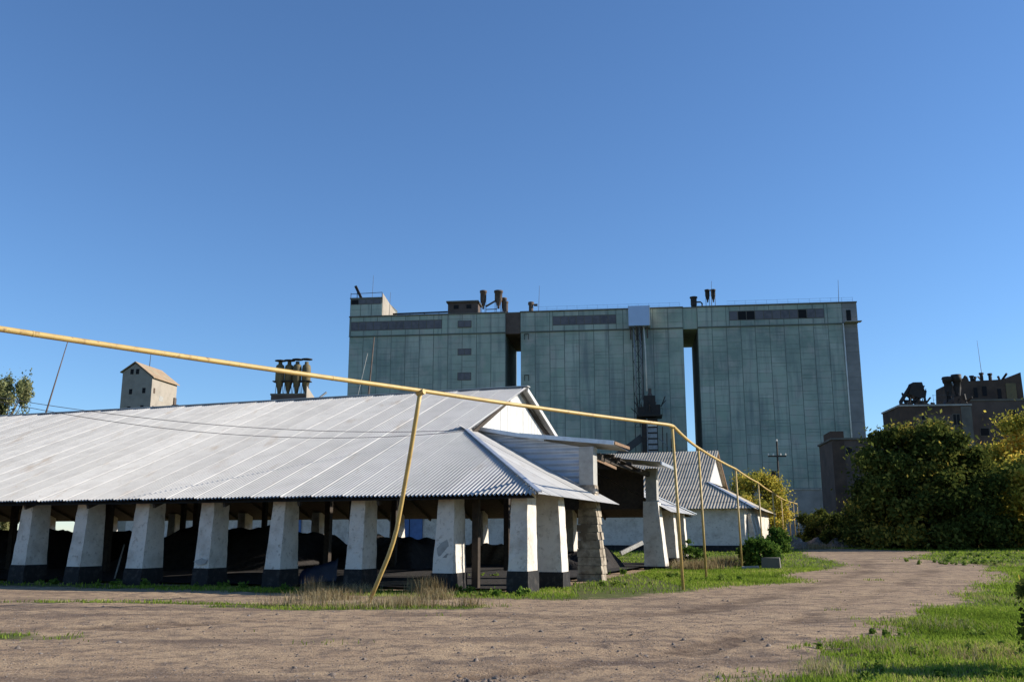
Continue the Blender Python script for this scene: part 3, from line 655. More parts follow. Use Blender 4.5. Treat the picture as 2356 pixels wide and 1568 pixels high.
for x, zt in ((92.9,54.2),(58.7,50.8),(1.0,50.0),(89.2,50.5),(24.9,50.6)): MB().tube([(x,-1,gal_z1),(x-.2,-1,zt+zo)], [.06,.03], 5).build('lightning_rod', M['wire'], elev)
for (x0, x1) in ((-1.5, 22), (31, 59)):
    g_ = MB()
    for zz in (.55, 1.05): g_.tube([(x0,-.6,gal_z1+.2+zz),(x1,-.6,gal_z1+.2+zz)], .018, 4)
    x = x0
    while x < x1: g_.tube([(x,-.6,gal_z1+.2),(x,-.6,gal_z1+1.3)], .02, 4); x += 2
    g_.build('roof_railing', M['wire'], elev)
# right end door, balcony, pale downpipe, wall brackets
MB().box(-.75,.05,gy-.02,gy+.06,41.5+zo,43.7+zo).build('balcony_door', M['dark'], elev)
MB().box(-2.4,.6,gy-.05,gy+1.2,41.2+zo,41.36+zo).build('balcony', M['conc'], elev)
MB().tube([(.75,.35,41.1+zo),(.72,.3,8+zo)],.13,8).build('downpipe', M['palepipe'], elev, True)
for zc in (39.6, 31.4): MB().bar((60.6,.25,zc+zo),(60.6,.25,zc+1.1+zo),.1,.1).bar((61.4,.25,zc+zo),(61.4,.25,zc+1.1+zo),.1,.1).bar((60.55,.25,zc+1.1+zo),(61.45,.25,zc+1.1+zo),.1,.1).build('wall_bracket', M['darksteel'], elev)
# sheet metal head box with spouts
MB().box(37.0,41.0,gy-.05,2.6,41.3+zo,45.2+zo).build('sheet_metal_box', M['galv'], elev)
MB().box(36.9,37.0,gy-.05,2.65,41.25+zo,45.25+zo).build('box_corner_trim', M['palepipe'], elev)
for x, zb, m_ in ((38.15,28.6,'palepipe'),(39.0,27,'greysteel'),(40.1,24,'greysteel')):
    MB().tube([(x,1.6,41.3+zo),(x-.2,1.8,36+zo),(x-.25,2.4,zb+zo)], .14, 8).build('grain_spout', M[m_], elev, True)
for x in (37.5,38.6,39.5,40.7): MB().bar((x,1.4,41.3+zo),(x-.05,1.4,38.3+zo+random.uniform(0,1)),.28,.28).build('spout_stub', M['rust'], elev)
MB().bar((40.4,1.2,41.3+zo),(40.2,1.2,8),.12,.2).build('trestle_leg', M['darksteel'], elev)
for z in np.arange(22,40,3.1): MB().bar((40.35,1.3,z+zo),(38.7,1.3,z+zo),.07,.07).build('trestle_tie', M['darksteel'], elev)
for xx in (38.5, 39.35):
    MB().bar((xx,2.2,41.2+zo),(xx,2.2,20),.14,.14).build('trestle_leg', M['darksteel'], elev)
for k in range(6):
    z = 22+k*3.1; MB().bar((40.3,1.7,z+zo),(38.5,2.1,z+3.1+zo),.06,.06).bar((38.5,2.1,z+zo),(40.3,1.7,z+3.1+zo),.06,.06).build('trestle_brace', M['darksteel'], elev)
# conveyor tower before the elevator
ct = empty('conveyor_tower', ELEV, ERZ, 'dark steel conveyor tower with platform standing against the green elevator', 'tower')
MB().box(36.2,39.1,3,6,0,21.0).build('tower_shaft', M['darksteel'], ct)
for k in range(11): MB().box(36.35,38.0,6,6.08,9+k*1.05,9.75+k*1.05).build('louvre', M['greysteel'] if k != 10 else M['palepipe'], ct)
MB().box(38.05,38.2,6.0,6.15,6,21).build('corner_post', M['greysteel'], ct)
MB().box(35.3,40.0,2.2,7,21.3,21.6).build('platform', M['darksteel'], ct)
for k, (x0,x1,z0,z1) in enumerate(((36.5,38.6,21.6,25.3),(35.6,36.5,21.6,23.6),(38.6,39.7,21.6,23.2))): MB().box(x0,x1,3,5.5,z0,z1).build('machine_housing', M['darksteel'], ct)
MB().lathe((37.4,4.2,25.2),[(.6,0),(.3,.8),(.3,1.6)],8).build('hopper', M['rust'], ct)
for k in range(14):
    x = random.uniform(35.4,39.8); z = random.uniform(21.6,23.5); MB().bar((x,random.uniform(3,6.5),z),(x+random.uniform(-1.2,1.2),random.uniform(3,6.5),z+random.uniform(.6,2.6)),.12,.12).build('strut', M['darksteel'] if k % 3 else M['rust'], ct)
rl = MB()
for x in np.arange(35.3,40.1,.8): rl.tube([(x,7,21.6),(x,7,22.7)],.03,4)
rl.tube([(35.3,7,22.7),(40,7,22.7)],.035,4); rl.build('platform_rail', M['darksteel'], ct)
for k in range(4): MB().tube([(35.6-.75*k,5,0),(35.3-.75*k,5,19.5-1.1*k)],.09,6).build('stair_post', M['rust'], ct)
for k in range(5): MB().tube([(36.2,5.1,17.5-3*k),(33.2,5.1,14.8-3*k)],.08,6).build('stair_flight', M['greysteel'], ct)
MB().bar((39.1,5,17.6),(50,6,9.5),1.1,1.3).build('conveyor_gallery', M['sideconc'], ct)
# ------------------------------------------------------------------ right-hand dark buildings
def world_box(name, parent, pts_xy, z0, z1, m): # quad footprint
    return MB().hexa([(*q, z0) for q in pts_xy]+[(*q, z1) for q in pts_xy]).build(name, M[m], parent)
bz = 2.0
b1 = empty('brown_building', (39.5,115,bz), math.radians(-8), 'low brown masonry building with dark square windows left of the big tree', 'building')
MB().box(0,16,0,9,-1,11.4).build('wall', M['greymas'], b1); MB().box(-.06,1.35,-.06,.02,-1,11.3).build('corner_pier', M['brown'], b1)
MB().box(-.2,16.2,-.2,9.2,11.4,11.62).build('roof', M['fascia'], b1); MB().box(-.1,1.5,.5,5,11.62,12.5).build('parapet', M['brown'], b1)
for x, z, ww, hh in ((.95,9.45,.85,1.1),(3.55,9.45,.85,1.1),(6.2,9.45,.85,1.1),(1.9,6.3,.4,.8),(3.4,6.3,.8,1.1),(1.0,3.2,.8,1.2)):
    f_ = MB().box(x+.5,x+.5+ww,-.05,.02,z,z+hh).build('window', M['fascia'], b1); MB().box(x+.56,x+.44+ww,-.07,-.05,z+.06,z+hh-.06).build('pane', M['dark'], f_)
b2 = empty('ruined_plant_building', (52.3,125,bz), math.radians(-6), 'derelict brown plant building carrying rusty hoppers above the big tree', 'building')
MB().box(0,9.2,0,8,-1,16.9).build('wall', M['brown'], b2); MB().box(7.9,9.25,-.06,0,-1,16.8).build('corner_pier', M['fascia'], b2)
MB().box(-.15,9.35,-.15,8.1,16.9,17.12).build('roof', M['conc'], b2)
MB().box(2,7.6,-.04,0,13,15.7).build('render_patch', M['greymas'], b2)
for x, z, ww, hh in ((2.7,15.0,.95,.65),(6.75,14.3,.95,1.5),(2.7,11.2,.95,1.2),(5,11,.95,1.3)):
    f_ = MB().box(x,x+ww,-.07,-.04,z,z+hh).build('window', M['fascia'], b2); MB().box(x+.06,x+ww/2-.04,-.09,-.07,z+.06,z+hh-.06).box(x+ww/2+.04,x+ww-.06,-.09,-.07,z+.06,z+hh-.06).build('pane', M['dark'], f_)
MB().prism([(2.7,2,20.5),(3.9,2,20.5),(4.3,2,18.7),(3.6,2,18.2),(2.0,2,18.9)], (0,2,0)).build('hopper', M['darksteel'], b2)
MB().tube([(2.6,2.6,20.2),(.9,2.2,17.8),(.75,1.5,16.5),(1.0,-.3,13.5)],.26,8).build('chute', M['darksteel'], b2)
for x in (2.3,3.3,4.2): MB().bar((x+.1,2.5,17.1),(x,2.5,19),.22,.22).build('hopper_leg', M['darksteel'], b2)
MB().bar((1.6,2.5,17.9),(4.3,2.5,17.7),.2,.5).build('hopper_brace', M['darksteel'], b2)
MB().bar((2.0,2.5,17.3),(3.2,2.5,18.6),.3,.2).build('hopper_brace', M['darksteel'], b2)
for x, zt in ((7.6,21.3),(8.8,21.6)): MB().lathe((x,3,17.5),[(.2,0),(.3,1),(.52,2.2),(.52,3.1),(.7,3.15),(.7,zt-17.5)],10).build('cyclone', M['darksteel'], b2, True)
MB().bar((7.7,3,20.6),(9.0,3,19.8),.3,.3).build('duct', M['greysteel'], b2)
MB().prism([(6.2,1,17.1),(9.2,1,17.1),(9.2,1,18.6),(7.6,1,18.2)], (0,5,0)).build('roof_shelter', M['brown'], b2)
for k in range(9):
    x = .2+k*.98; h_ = random.uniform(.1,.55); MB().hexa([(x,-.1,17.12),(x+random.uniform(.5,.95),-.1,17.12),(x+.7,.25,17.12),(x,.25,17.12),(x+.05,-.1,17.12+h_),(x+.5,-.1,17.12+h_*random.uniform(.3,1)),(x+.5,.25,17.12+h_*.6),(x+.05,.25,17.12+h_)]).build('broken_parapet', M['brown'], b2)
rl = MB()
for zz in (.7,1.3): rl.tube([(4.5,.3,17.1+zz),(7.4,.3,17.1+zz)],.02,4)
for x in (4.6,6.0,7.2): rl.tube([(x,.3,17.1),(x,.3,18.5)],.025,4)
rl.build('roof_railing', M['wire'], b2)
for k in range(26):
    x = random.choice((random.uniform(1.2,4.6), random.uniform(6.8,9.3))); z = 17.1; MB().bar((x,random.uniform(.5,4),z),(x+random.uniform(-.9,.9),random.uniform(.5,4),z+random.uniform(.5,2.9)),random.uniform(.06,.22),random.uniform(.06,.25)).build('scrap_strut', M['darksteel'], b2)
b3 = empty('stepped_plant_building', (62,132,bz), math.radians(-5), 'tall dark plant building with a raised roof house at the right edge', 'building')
MB().box(2.6,20,0,8,-1,18.6).build('wall', M['greymas'], b3)
MB().box(2.5,20.1,-.1,8.1,18.6,18.85).build('roof', M['fascia'], b3)
hs = MB().prism([(1.0,2,18.2),(11.6,2,18.2),(11.5,2,23.0),(9.3,2,22.0),(4.2,2,21.8),(4.0,2,22.5),(2.0,2,21.7),(1.2,2,21.3)], (0,5,0)).build('roof_house', M['brown'], b3)
for x, w_, z_ in ((5.9,.6,19.6),(8.0,.5,19.2),(4.7,.5,19.4)): MB().box(x,x+w_,1.92,2.0,z_,z_+1.4).build('opening', M['dark'], hs)
MB().box(9.2,10.6,1.9,2.0,18.9,21.4).build('pale_patch', M['olive'], hs)
for x, h_ in ((6.4,1.0),(7.6,.9),(5.0,.6)): MB().lathe((x,3,21.9),[(.25,0),(.25,h_),(.35,h_),(.35,h_+.25)],8).build('roof_vent', M['darksteel'], b3)
MB().tube([(6.5,3,22),(6.3,3,28)],[.05,.02],5).build('aerial', M['wire'], b3)
MB().tube([(13.5,1,18.8),(13.5,1,22)],.06,5).build('aerial', M['wire'], b3)
for x, z in ((4.2,13.6),(8.2,13.6),(8.2,16.2)): f_ = MB().box(x,x+1.3,-.05,0,z,z+1.2).build('window', M['fascia'], b3); MB().box(x+.08,x+1.22,-.07,-.05,z+.08,z+1.12).build('pane', M['dark'], f_)
for k in range(16):
    x = random.uniform(1.5,11.2); z = 21.5; MB().bar((x,random.uniform(2,5),z-.2),(x+random.uniform(-.5,.5),random.uniform(2,5),z+random.uniform(.3,1.5)),random.uniform(.06,.3),random.uniform(.06,.3)).build('scrap_strut', M['darksteel'], b3)
# ------------------------------------------------------------------ left tower house and cyclone house behind the roof
lt = empty('tower_house', (-85.6,210,2), math.radians(-8), 'tall pale tower house with rusty pitched roof beyond the left roof ridge', 'building')
MB().prism([(-3.6,0,0),(3.75,0,0),(3.75,0,35.2),(-.6,0,38.5),(-3.6,0,36.5)], (0,11.5,0)).build('wall', M['beige'], lt)
MB().prism([(-.62,-.35,38.75),(4.25,-.35,35.05),(4.25,-.35,35.25),(-.62,-.35,38.95)], (0,12.2,0)).build('roof_slope', M['redroof'], lt)
MB().prism([(-.62,-.35,38.75),(-4.1,-.35,36.4),(-4.1,-.35,36.6),(-.62,-.35,38.95)], (0,12.2,0)).build('roof_slope', M['redroof'], lt)
for x, z in ((-1.35,36.6),(0.0,36.6),(-1.3,32.0),(1.9,32.2),(-1.4,28.0),(1.75,28.2),(-1.4,23.6),(1.7,23.8)):
    MB().box(x-.38,x+.38,-.04,.05,z-.6,z+.6).build('window', M['dark'], lt)
for yy, z, d_ in ((1.2,32.3,.35),(1.2,28.2,.35),(5.8,27.6,1.4)): MB().box(3.7,3.79,yy-d_,yy+d_,z-.6,z+.6).build('side_window', M['dark'] if d_ > 1 else M['brown'], lt)
MB().box(3.74,3.78,3.6,5.4,30.3,31.5).build('plaster_patch', M['conc'], lt)
MB().box(3.76,5.2,9.6,11.2,30.0,30.25).build('balcony', M['rust'], lt); MB().box(3.76,4.0,10.2,11.3,30.3,32.0).build('balcony_door', M['rust'], lt)
MB().tube([(-.6,6,38.6),(-.5,6,42.6)],[.1,.05],5).build('aerial', M['wire'], lt)
cy = empty('cyclone_house', (-33.9,140,2), math.radians(-4), 'flat concrete house carrying four cyclones with disc caps behind the roof', 'building')
MB().box(-2.7,2.65,0,9,0,20.7).build('wall', M['greymas'], cy)  # same paint as the right side, darkened here for the shaded front
MB().box(-2.8,2.75,-.1,.5,20.7,20.95).build('roof_edge', M['fascia'], cy)
MB().prism([(2.68,0,16),(2.68,0,22.1),(2.68,13,18.6),(2.68,13,16)], (.12,0,0)).build('sunlit_side_gable', M['beige'], cy)  # paler sheet: sunlight on the right side is put into its colour
MB().hexa([(-2.7,9,0),(2.65,9,0),(2.65,22,0),(-2.7,22,0),(-2.7,9,20),(2.65,9,20.0),(2.65,22,18.2),(-2.7,22,18.2)]).build('rear_wing', M['conc'], cy)
for k, x in enumerate((-1.95,-.62,.75,2.1)):
    c_ = MB().lathe((x,1.4+.3*(k%2),21.0),[(.14,0),(.2,.3),(.62,2.0),(.68,2.1),(.68,4.0),(.6,4.5),(.3,4.75),(.3,5.1)],14).build('cyclone', M['olive'], cy, True)
    MB().lathe((x,1.4+.3*(k%2),26.15+.08*k),[(.2,0),(.86,.06),(.86,.16),(.15,.3)],14).build('rain_cap', M['darksteel'], c_, True)
    lg = MB()
    for a in range(4):
        q = a*math.pi/2+.6; lg.tube([(x+.6*math.cos(q),1.5+.6*math.sin(q),20.9),(x+.66*math.cos(q+.5),1.5+.66*math.sin(q+.5),23)],.05,5)
    lg.build('cyclone_frame', M['darksteel'], cy)
MB().box(-2.9,2.9,.9,2.2,22.95,23.1).build('cyclone_platform', M['darksteel'], cy)
MB().tube([(2.9,5,20.6),(4.2,6,22)],.16,6).build('roof_pipe', M['greysteel'], cy)
# ------------------------------------------------------------------ masts, wires, utility pole
def mast(name, base, top, r0, r1, label, m='rust'):
    o = MB().tube([base, base.lerp(top,.6), top], [r0, r0*.8, r1], 7).build(name, M[m], None, True); return tag(o, label, 'mast')
t_ = at(157,782,72); b_ = at(107,945,72); mast('leaning_mast', b_+(b_-t_)*1.7, t_, .09, .03, 'thin mast leaning to the right above the left roof')
t_ = at(861,775,80); b_ = at(848,905,80); mast('leaning_mast', b_+(b_-t_)*2.6, t_, .12, .05, 'thin rusty mast leaning before the left elevator block')
t_ = at(846,812,78); b_ = at(823,910,78); mast('guy_rod', b_+(b_-t_)*2.5, t_, .03, .02, 'faint pale rod crossing beside the rusty mast', 'conc')
for k, (u0, v0, Y0, sg) in enumerate(((-60,904,31,.5),(-60,911,31.3,.75))):
    a = at(u0,v0,Y0); b = W(.1,-8.4+.25*k,ZN-.05)
    o = MB().tube(sagged(a,b,sg,24), .011, 5).build('overhead_wire', M['wire'])
    tag(o, 'upper of two thin wires drooping across the metal roof' if k == 0 else 'lower of two thin wires drooping across the metal roof', 'wire', 'wires across the roof')
up = empty('utility_pole', (29.7,105,float(terrain(29.7,105))), 0, 'dark wooden utility pole with crossarm before the green elevator', 'utility pole')
hz = 12.2-float(terrain(29.7,105))
MB().tube([(0,0,-.4),(.1,0,hz)],[.14,.1],8).build('pole', M['wood'], up, True)
MB().bar((-.95,0,hz-1.65),(1.05,0,hz-1.65),.14,.14).build('crossarm', M['wood'], up)
for x in (-.9,-.35,.45,1.0,.1): MB().lathe((x,0,hz-1.58 if x!=.1 else hz),[(.06,0),(.1,.1),(.04,.26)],8).build('insulator', M['palepipe'], up)
MB().box(-.75,-.2,-.3,.1,hz-4.3,hz-3.3).build('fuse_box', M['darksteel'], up)
# ------------------------------------------------------------------ small things
bl = gp(1775,1309); cb = empty('concrete_block', bl, math.radians(-18), 'grey concrete block lying by the green bush near the posts', 'block')
MB().hexa([(-.5,-.35,-.1),(.48,-.35,-.1),(.5,.4,-.1),(-.5,.4,-.1),(-.47,-.33,.62),(.44,-.32,.6),(.46,.38,.62),(-.46,.38,.6)]).build('block_body', M['fascia'], cb)
MB().bar((-1.5,-.3,.08),(-.62,-.25,.12),.5,.14).build('broken_slab', M['conc'], cb)
st = MB().tube([gp(262,1336), at(286,1252,39.5)], .035, 6).build('leaning_stick', M['conc'], None, True); tag(st, 'thin stick leaning against the third pillar from the left', 'stick')
bm_ = MB().bar(at(1428,1272,49), at(1478,1247,49.5), .16, .2).build('leaning_beam', M['white']); tag(bm_, 'short pale beam leaning on rubble inside the raised entrance', 'beam')
tp = []; fs = []
q0, q1 = gp(686,1348), gp(772,1342)
for i in range(9):
    for k in range(5):
        t = i/8; p_ = q0.lerp(q1, t); h_ = (.55+.38*t)*k/4
        tp.append(p_+Vector((.05*random.uniform(-1,1), .5*k/4+.08*random.uniform(-1,1), h_+.03*random.uniform(-1,1))))
for i in range(8):
    for k in range(4): fs.append((i*5+k, i*5+5+k, i*5+6+k, i*5+1+k))
o = MB().add(tp, fs).build('blue_tarpaulin', M['blue'], None, True); o.modifiers.new('t','SOLIDIFY').thickness = .02
tag(o, 'dark blue tarpaulin slumped between two pillars behind the weeds', 'tarpaulin')
pk = empty('plank_stack', gp(945,1352), math.radians(-8), 'low stack of brown planks on the ground behind the bent post', 'planks')
for k in range(6): MB().bar((-1.15+random.uniform(-.1,.1),-.4+.16*k,.1+.015*k),(1.2+random.uniform(-.1,.15),-.38+.16*k,.22+.01*k),.14,.05).build('plank', M['brownwood'], pk)
def mound(u, v, rx, ry, h, label, seed):
    c = gp(u, v); n = 22; U, Vv = np.meshgrid(np.linspace(-1,1,n), np.linspace(-1,1,n)); U, Vv = U.ravel(), Vv.ravel()
    z = h*np.clip(1-U**2-Vv**2, 0, 1)**.8*(1+.35*smooth_noise(U*rx,Vv*ry,2.5,seed)+.2*smooth_noise(U*rx,Vv*ry,7,seed+1))-.04
    X, Y = c.x+U*rx, c.y+Vv*ry; i, j = np.meshgrid(np.arange(n-1), np.arange(n-1)); a = (j*n+i).ravel()
    tag(link('earth_mound', np_mesh('earth_mound', np.stack([X,Y,terrain(X,Y)+z],1), np.stack([a,a+1,a+n+1,a+n],1), M['clod'], smooth=True)), label, 'mound')
mound(1828,1262,1.3,1.3,1.1,'dark earth mound at the foot of the last yellow posts',71)
mound(1905,1256,3.2,1.6,.7,'sunlit earth mound in the gap before the dark bushes',75)
# ------------------------------------------------------------------ vegetation
def leaf_cloud(centers, radii, n, size, seed, flat=.8, squash=1.):
    r = np.random.default_rng(seed); C = np.asarray(centers, float); Rr = np.asarray(radii, float)
    wgt = Rr**2; idx = r.choice(len(C), n, p=wgt/wgt.sum()); d = r.normal(size=(n,3)); d /= np.linalg.norm(d,axis=1)[:,None]
    P = C[idx]+d*(Rr[idx]*np.where(r.uniform(size=n) < .72, r.uniform(.2,1.0,n)**.6, np.abs(r.normal(0,.55,n))+.75))[:,None]*np.array([1,1,squash])
    nrm = r.normal(size=(n,3))+d*.9; nrm /= np.linalg.norm(nrm,axis=1)[:,None]
    a = np.cross(nrm, r.normal(size=(n,3))); a /= np.linalg.norm(a,axis=1)[:,None]; b = np.cross(nrm, a)
    s = (size*r.uniform(.6,1.4,n))[:,None]
    V = np.stack([P-a*s, P+b*s*.55, P+a*s, P-b*s*.55],1).reshape(-1,3); T = np.arange(4*n).reshape(-1,4)
    tone = np.clip(.35+.3*r.normal(size=n)+.25*(np.random.default_rng(seed+1).normal(size=len(C)))[idx], 0, 1)
    return V, T, tone
def tree(name, base, height, rx, ry, m, label, seed, nclump=46, nleaf=30000, size=.16, crown_lo=.12, group=None, squash=.75, cr=(.12,.24), trunk_r=None, shape=None, cat='tree'):
    r = random.Random(seed); base = Vector(base); root = empty(name, base, 0, label, cat, group); cs = []; rs = []
    tr = trunk_r or height*.022
    while len(cs) < nclump:
        x, y, z = r.uniform(-1,1), r.uniform(-1,1), r.uniform(0,1)
        lim = shape(z) if shape else math.sqrt(max(0, 1-abs(2*z-.8)**2.2/ (1.2**2.2)))
        if math.hypot(x, y) > lim: continue
        if math.hypot(x, y) < lim*.45 and z < .8 and r.random() < .7: continue
        rad = r.uniform(*cr)*min(rx*2, height)*.8
        cs.append((x*(rx-rad*.6), y*(ry-rad*.6), height*(crown_lo+(1-crown_lo)*z)-rad*.5*(z>.75))); rs.append(rad)
    V, T, tone = leaf_cloud(cs, rs, nleaf, size, seed, squash=squash)
    link('crown', np_mesh('crown', V, T, M[m], tone), root)
    b = MB(); b.tube([(0,0,-.4),(.02*height,0,height*.25),(-.01*height,.01*height,height*.55),(.01*height,0,height*.8)], [tr*1.3,tr,tr*.6,tr*.15], 9)
    for c in cs[::2]:
        zt = min(max(c[2]*.55, height*.06), height*.6); c = Vector(c); a = Vector((.01*height,0,zt)); b.tube([a, a.lerp(c,.5)+Vector((0,0,.04*height)), c], [tr*.35,tr*.2,tr*.05], 5)
    b.build('trunk', M['bark'], root, True); return root
tz = lambda x, y: float(terrain(x, y))
def T_(name, x, y, h, rx, ry, m, label, seed, **k): return tree(name, (x, y, tz(x,y)), h, rx, ry, m, label, seed, **k)
T_('walnut_tree', 36.7,83.5,10.9,6.9,6,'leafdark','broad dark green tree standing before the brown buildings',101,nclump=120,nleaf=95000,size=.19,crown_lo=.0,shape=lambda z: 1-.8*max(0,z-.3)**1.5, cr=(.1,.17))
T_('maple_tree', 50.5,92,12.6,6.4,5,'leafyellow','tall yellow autumn tree behind the broad dark tree',111,nclump=80,nleaf=75000,size=.18,crown_lo=.02,cr=(.12,.2))
T_('maple_tree', 60,97,13.0,6.6,5,'leafyellow','yellow autumn tree cut by the right edge of the picture',113,nclump=70,nleaf=50000,size=.19,crown_lo=.05,cr=(.1,.19))
T_('maple_tree', 46.6,80.5,9.0,4.8,4.2,'leafyellow','lower yellow green tree beside the broad dark tree',117,nclump=70,nleaf=52000,size=.17,crown_lo=.02,cr=(.1,.18))
T_('bush', 51,79,5.4,4.4,3.5,'leafyellow','low yellow bush at the right end of the tree row',119,nclump=34,nleaf=16000,size=.13,crown_lo=.02,cat='bush')
T_('maple_tree', 25.8,101,7.9,3.9,3.4,'leafyellow','small yellow bushy tree behind the slate roofed shed',121,nclump=44,nleaf=22000,size=.13,crown_lo=.08,cr=(.12,.2))
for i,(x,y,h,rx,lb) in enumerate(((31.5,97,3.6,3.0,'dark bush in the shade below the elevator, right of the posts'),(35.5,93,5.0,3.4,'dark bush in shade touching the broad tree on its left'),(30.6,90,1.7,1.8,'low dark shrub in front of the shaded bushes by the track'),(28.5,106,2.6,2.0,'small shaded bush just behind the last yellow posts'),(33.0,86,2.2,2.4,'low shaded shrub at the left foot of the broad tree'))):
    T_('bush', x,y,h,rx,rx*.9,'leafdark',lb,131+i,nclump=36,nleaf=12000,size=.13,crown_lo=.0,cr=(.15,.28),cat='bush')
g0 = gp(1742,1303); T_('bush', g0.x+.3,g0.y+.6,1.75,1.2,1.1,'leafgreen','bright green bush beside the grey concrete block',141,nclump=40,nleaf=9000,size=.08,crown_lo=.0,cr=(.16,.3),cat='bush')
g0 = gp(1660,1316); T_('bush', g0.x,g0.y+9,1.5,1.4,1.2,'leafgreen','small green weed bush against the white shed wall',143,nclump=14,nleaf=3000,size=.07,crown_lo=.02,cat='bush')
T_('bush', 21.0,75,2.1,.9,1.0,'leafgreen','light green bush at the right end of the slate roofed shed',145,nclump=30,nleaf=9000,size=.1,crown_lo=.0,cr=(.15,.28),cat='bush')
T_('poplar_tree', -66.2,120,21.6,4.4,3.6,'leafpoplar','grey green poplar tree at the far left behind the roof',151,nclump=90,nleaf=40000,size=.17,crown_lo=.12,squash=2.2,cr=(.06,.11),shape=lambda z: .98-.5*max(0,z-.55)**1.2)
g0 = Vector((7.25,12.9,0)); T_('bush', g0.x,g0.y,1.35,.5,.5,'leafdark','dark weedy shrub at the very right edge of the foreground',161,nclump=16,nleaf=3500,size=.05,crown_lo=.02,cat='bush')
# grass
def blades(name, P, h, wd, lean, m, label, cat, seed, tone_c=.45, tone_s=.22):
    n = len(P); r = np.random.default_rng(seed); a = r.uniform(0,2*np.pi,n); H_ = h*r.uniform(.5,1.3,n); L = lean*r.uniform(.1,1,n)*H_
    dx, dy = np.cos(a), np.sin(a); th = a+np.pi/2+r.normal(0,.5,n); wx, wy = np.cos(th)*wd/2, np.sin(th)*wd/2
    z = P[:,2]
    V = np.stack([np.stack([P[:,0]-wx,P[:,1]-wy,z-.01],1), np.stack([P[:,0]+wx,P[:,1]+wy,z-.01],1),
        np.stack([P[:,0]+dx*L*.35+wx*.7,P[:,1]+dy*L*.35+wy*.7,z+H_*.6],1), np.stack([P[:,0]+dx*L*.35-wx*.7,P[:,1]+dy*L*.35-wy*.7,z+H_*.6],1),
        np.stack([P[:,0]+dx*L,P[:,1]+dy*L,z+H_],1)],1).reshape(-1,3)
    k = np.arange(n)*5; T = np.stack([k,k+1,k+2, k,k+2,k+3, k+3,k+2,k+4],1).reshape(-1,3)
    patch = .22*smooth_noise(P[:,0],P[:,1],1.1,seed+2)
    tone = np.repeat(np.clip(tone_c+patch+tone_s*r.normal(size=n),0,1),3)
    o = link(name, np_mesh(name, V, T, M[m], tone)); return tag(o, label, cat, kind='stuff')
def scatter(n, x0, x1, y0, y1, seed, power=1.):
    r = np.random.default_rng(seed); y = y0+(y1-y0)*r.uniform(0,1,n)**power; x = r.uniform(x0,x1,n)
    x = x*1.0; keep = r.uniform(size=n) < np.clip(grass_mask(x,y)*1.25-.25+.18*smooth_noise(x,y,2.3,seed), 0, 1)
    ang = np.abs(x/np.maximum(y,1)) < .95; keep &= ang
    x, y = x[keep], y[keep]; return np.stack([x,y,ground_z(x,y)],1)
P = np.concatenate([scatter(330000,1,22,9,24,201), scatter(140000,6,34,22,52,202), scatter(60000,-16,2,14,34,203)])
dist = np.hypot(P[:,0],P[:,1])
blades('grass', P, .05+.0011*dist, .007+.0005*dist, 1.2, 'grass', 'short green grass along the verge and around the posts', 'grass', 211)
P = scatter(90000,-24,62,30,85,204); dist = np.hypot(P[:,0],P[:,1])
blades('grass', P, .1, .012+.0007*dist, 1.0, 'grass', 'far green grass between the sheds and the trees', 'grass', 215)
# dry tufts and leafy weeds
def tufts(spots, n, m, h, wd, lean, label, seed, nm='dry_grass', cat='dry grass'):
    r = np.random.default_rng(seed); L = []
    for (u, v, ru, rv, k) in spots:
        c = gp(u, v); ex = gp(u+ru, v)-c; q = r.normal(size=(k,2))*.5
        x = c.x+q[:,0]*ex.length; y = c.y+q[:,1]*rv; L.append(np.stack([x,y,ground_z(x,y)],1))
    return blades(nm, np.concatenate(L), h, wd, lean, m, label, cat, seed, .5, .3)
tufts([(760,1380,80,.5,600),(720,1366,40,.4,420),(810,1364,60,.4,420),(930,1392,70,.4,420),(1000,1378,40,.35,500),(680,1390,120,.4,300),(1075,1395,40,.3,120),(880,1396,200,.5,600)], 0, 'drygrass', .3, .012, 1.0, 'dry straw coloured grass around the foot of the bent post', 221)
tufts([(990,1366,34,.3,380),(955,1362,30,.3,130),(725,1368,30,.3,160)], 0, 'drygrass', .5, .013, .4, 'upright reddish dry weeds beside the stacked planks', 223, 'dry_weeds', 'weeds')
tufts([(1600,1310,60,1.0,900),(1660,1300,60,1.2,700),(1740,1288,50,1.2,500),(1860,1262,60,2.,700),(2200,1256,160,2.5,3500)], 0, 'drygrass', .5, .03, .7, 'faded dry grass along the far verge and tree foot', 227)
tufts([(2150,1440,120,1.2,300),(2050,1500,120,.8,260),(2280,1380,60,2.,260),(2250,1520,120,.8,260),(1900,1545,90,.5,240),(2300,1300,60,2.,300)], 0, 'drygrass', .17, .008, 1.2, 'scattered dry stalks in the right hand verge', 229)
def weeds(spots, label, seed, size=.05, h=.3):
    r = np.random.default_rng(seed); cs = []; rs = []
    for (u, v, k, sp) in spots:
        c = gp(u, v)
        for _ in range(k):
            x, y = c.x+r.normal()*sp, c.y+r.normal()*sp*.6; hh = h*r.uniform(.4,1.2); cs.append((x,y,float(ground_z(x,y))+hh*.35)); rs.append(hh*.55)
    V, T, tone = leaf_cloud(cs, rs, 45*len(cs), size*1.2, seed); tag(link('leafy_weeds', np_mesh('leafy_weeds', V, T, M['leafgreen'], np.clip(tone+.4,0,1))), label, 'weeds', kind='stuff')
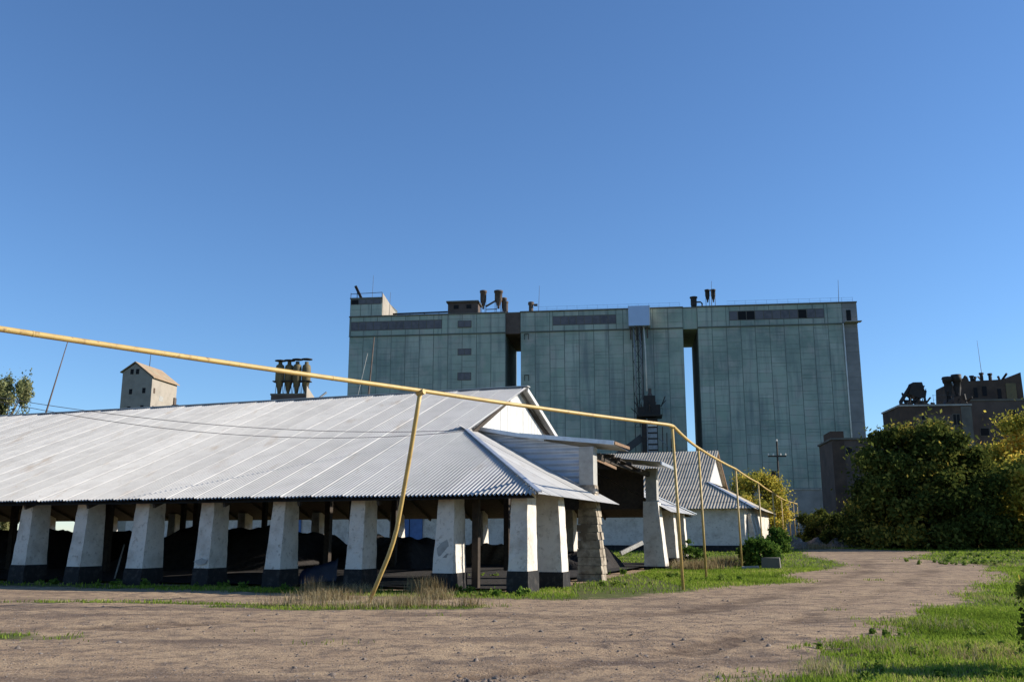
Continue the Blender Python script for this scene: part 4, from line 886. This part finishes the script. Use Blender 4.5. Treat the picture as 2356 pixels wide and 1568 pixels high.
weeds([(655,1358,3,.2),(540,1354,3,.3),(330,1348,3,.3),(250,1346,4,.4),(120,1342,5,.6),(1090,1362,8,.5),(1110,1330,8,.6),(1140,1370,10,.7),(1060,1372,5,.4),(1270,1345,4,.4),(1400,1320,8,.8),(1550,1330,8,.7),(1440,1345,5,.7),(1650,1335,8,.7),(1590,1290,8,1.0),(480,1352,4,.4),(20,1340,5,.5)]+[(random.uniform(2180,2350),random.uniform(1275,1300),5,1.) for _ in range(12)], 'small leafy green weeds along the pillars and verges', 231, h=.2)
weeds([(random.uniform(1980,2350),random.uniform(1430,1565),2,.3) for _ in range(22)], 'small broad leaved weeds dotted in the near right verge', 233, size=.03, h=.11)
# gravel and clods
def clods(name, n, x0, x1, y0, y1, s0, s1, label, seed):
    r = np.random.default_rng(seed); y = y0+(y1-y0)*r.uniform(size=n)**1.3; x = r.uniform(x0,x1,n)*y/25
    k = (grass_mask(x,y) < .6); cl = smooth_noise(x,y,.7,seed)+.7*smooth_noise(x,y,2.5,seed+1) > r.uniform(-1.6,1.4,n); k &= cl; x, y = x[k], y[k]; n = len(x)
    s = s0+(s1-s0)*r.uniform(size=n)**3; base = np.array([(1,0,0),(0,1,0),(-1,0,0),(0,-1,0),(0,0,1),(.5,.5,.7),(-.6,.4,.6)],float)
    Vv = base[None]*s[:,None,None]*r.uniform(.55,1.3,(n,7,3)); Vv[:,:,2] *= .75; an = r.uniform(0,6.3,n); ca, sa = np.cos(an)[:,None], np.sin(an)[:,None]
    X = Vv[:,:,0]*ca-Vv[:,:,1]*sa+x[:,None]; Y = Vv[:,:,0]*sa+Vv[:,:,1]*ca+y[:,None]; Z = Vv[:,:,2]+ground_z(x,y)[:,None]-.005
    V = np.stack([X,Y,Z],2).reshape(-1,3); tr = np.array([(0,5,4),(0,1,5),(1,6,5),(5,6,4),(1,2,6),(2,4,6),(2,3,4),(3,0,4)])
    T = (np.arange(n)[:,None,None]*7+tr[None]).reshape(-1,3)
    tag(link(name, np_mesh(name, V, T, M['clod'])), label, 'gravel', kind='stuff')
clods('gravel', 26000, -16, 14, 9, 40, .008, .03, 'fine gravel strewn over the bare earth track', 241)
clods('earth_clods', 900, -16, 9, 9.5, 27, .02, .065, 'loose earth clods and stones on the bare foreground track', 245)
clods('mud_clods', 900, -1.5, 2.8, 11.4, 12.7, .015, .055, 'dark lumps of churned mud at the bottom centre', 249)
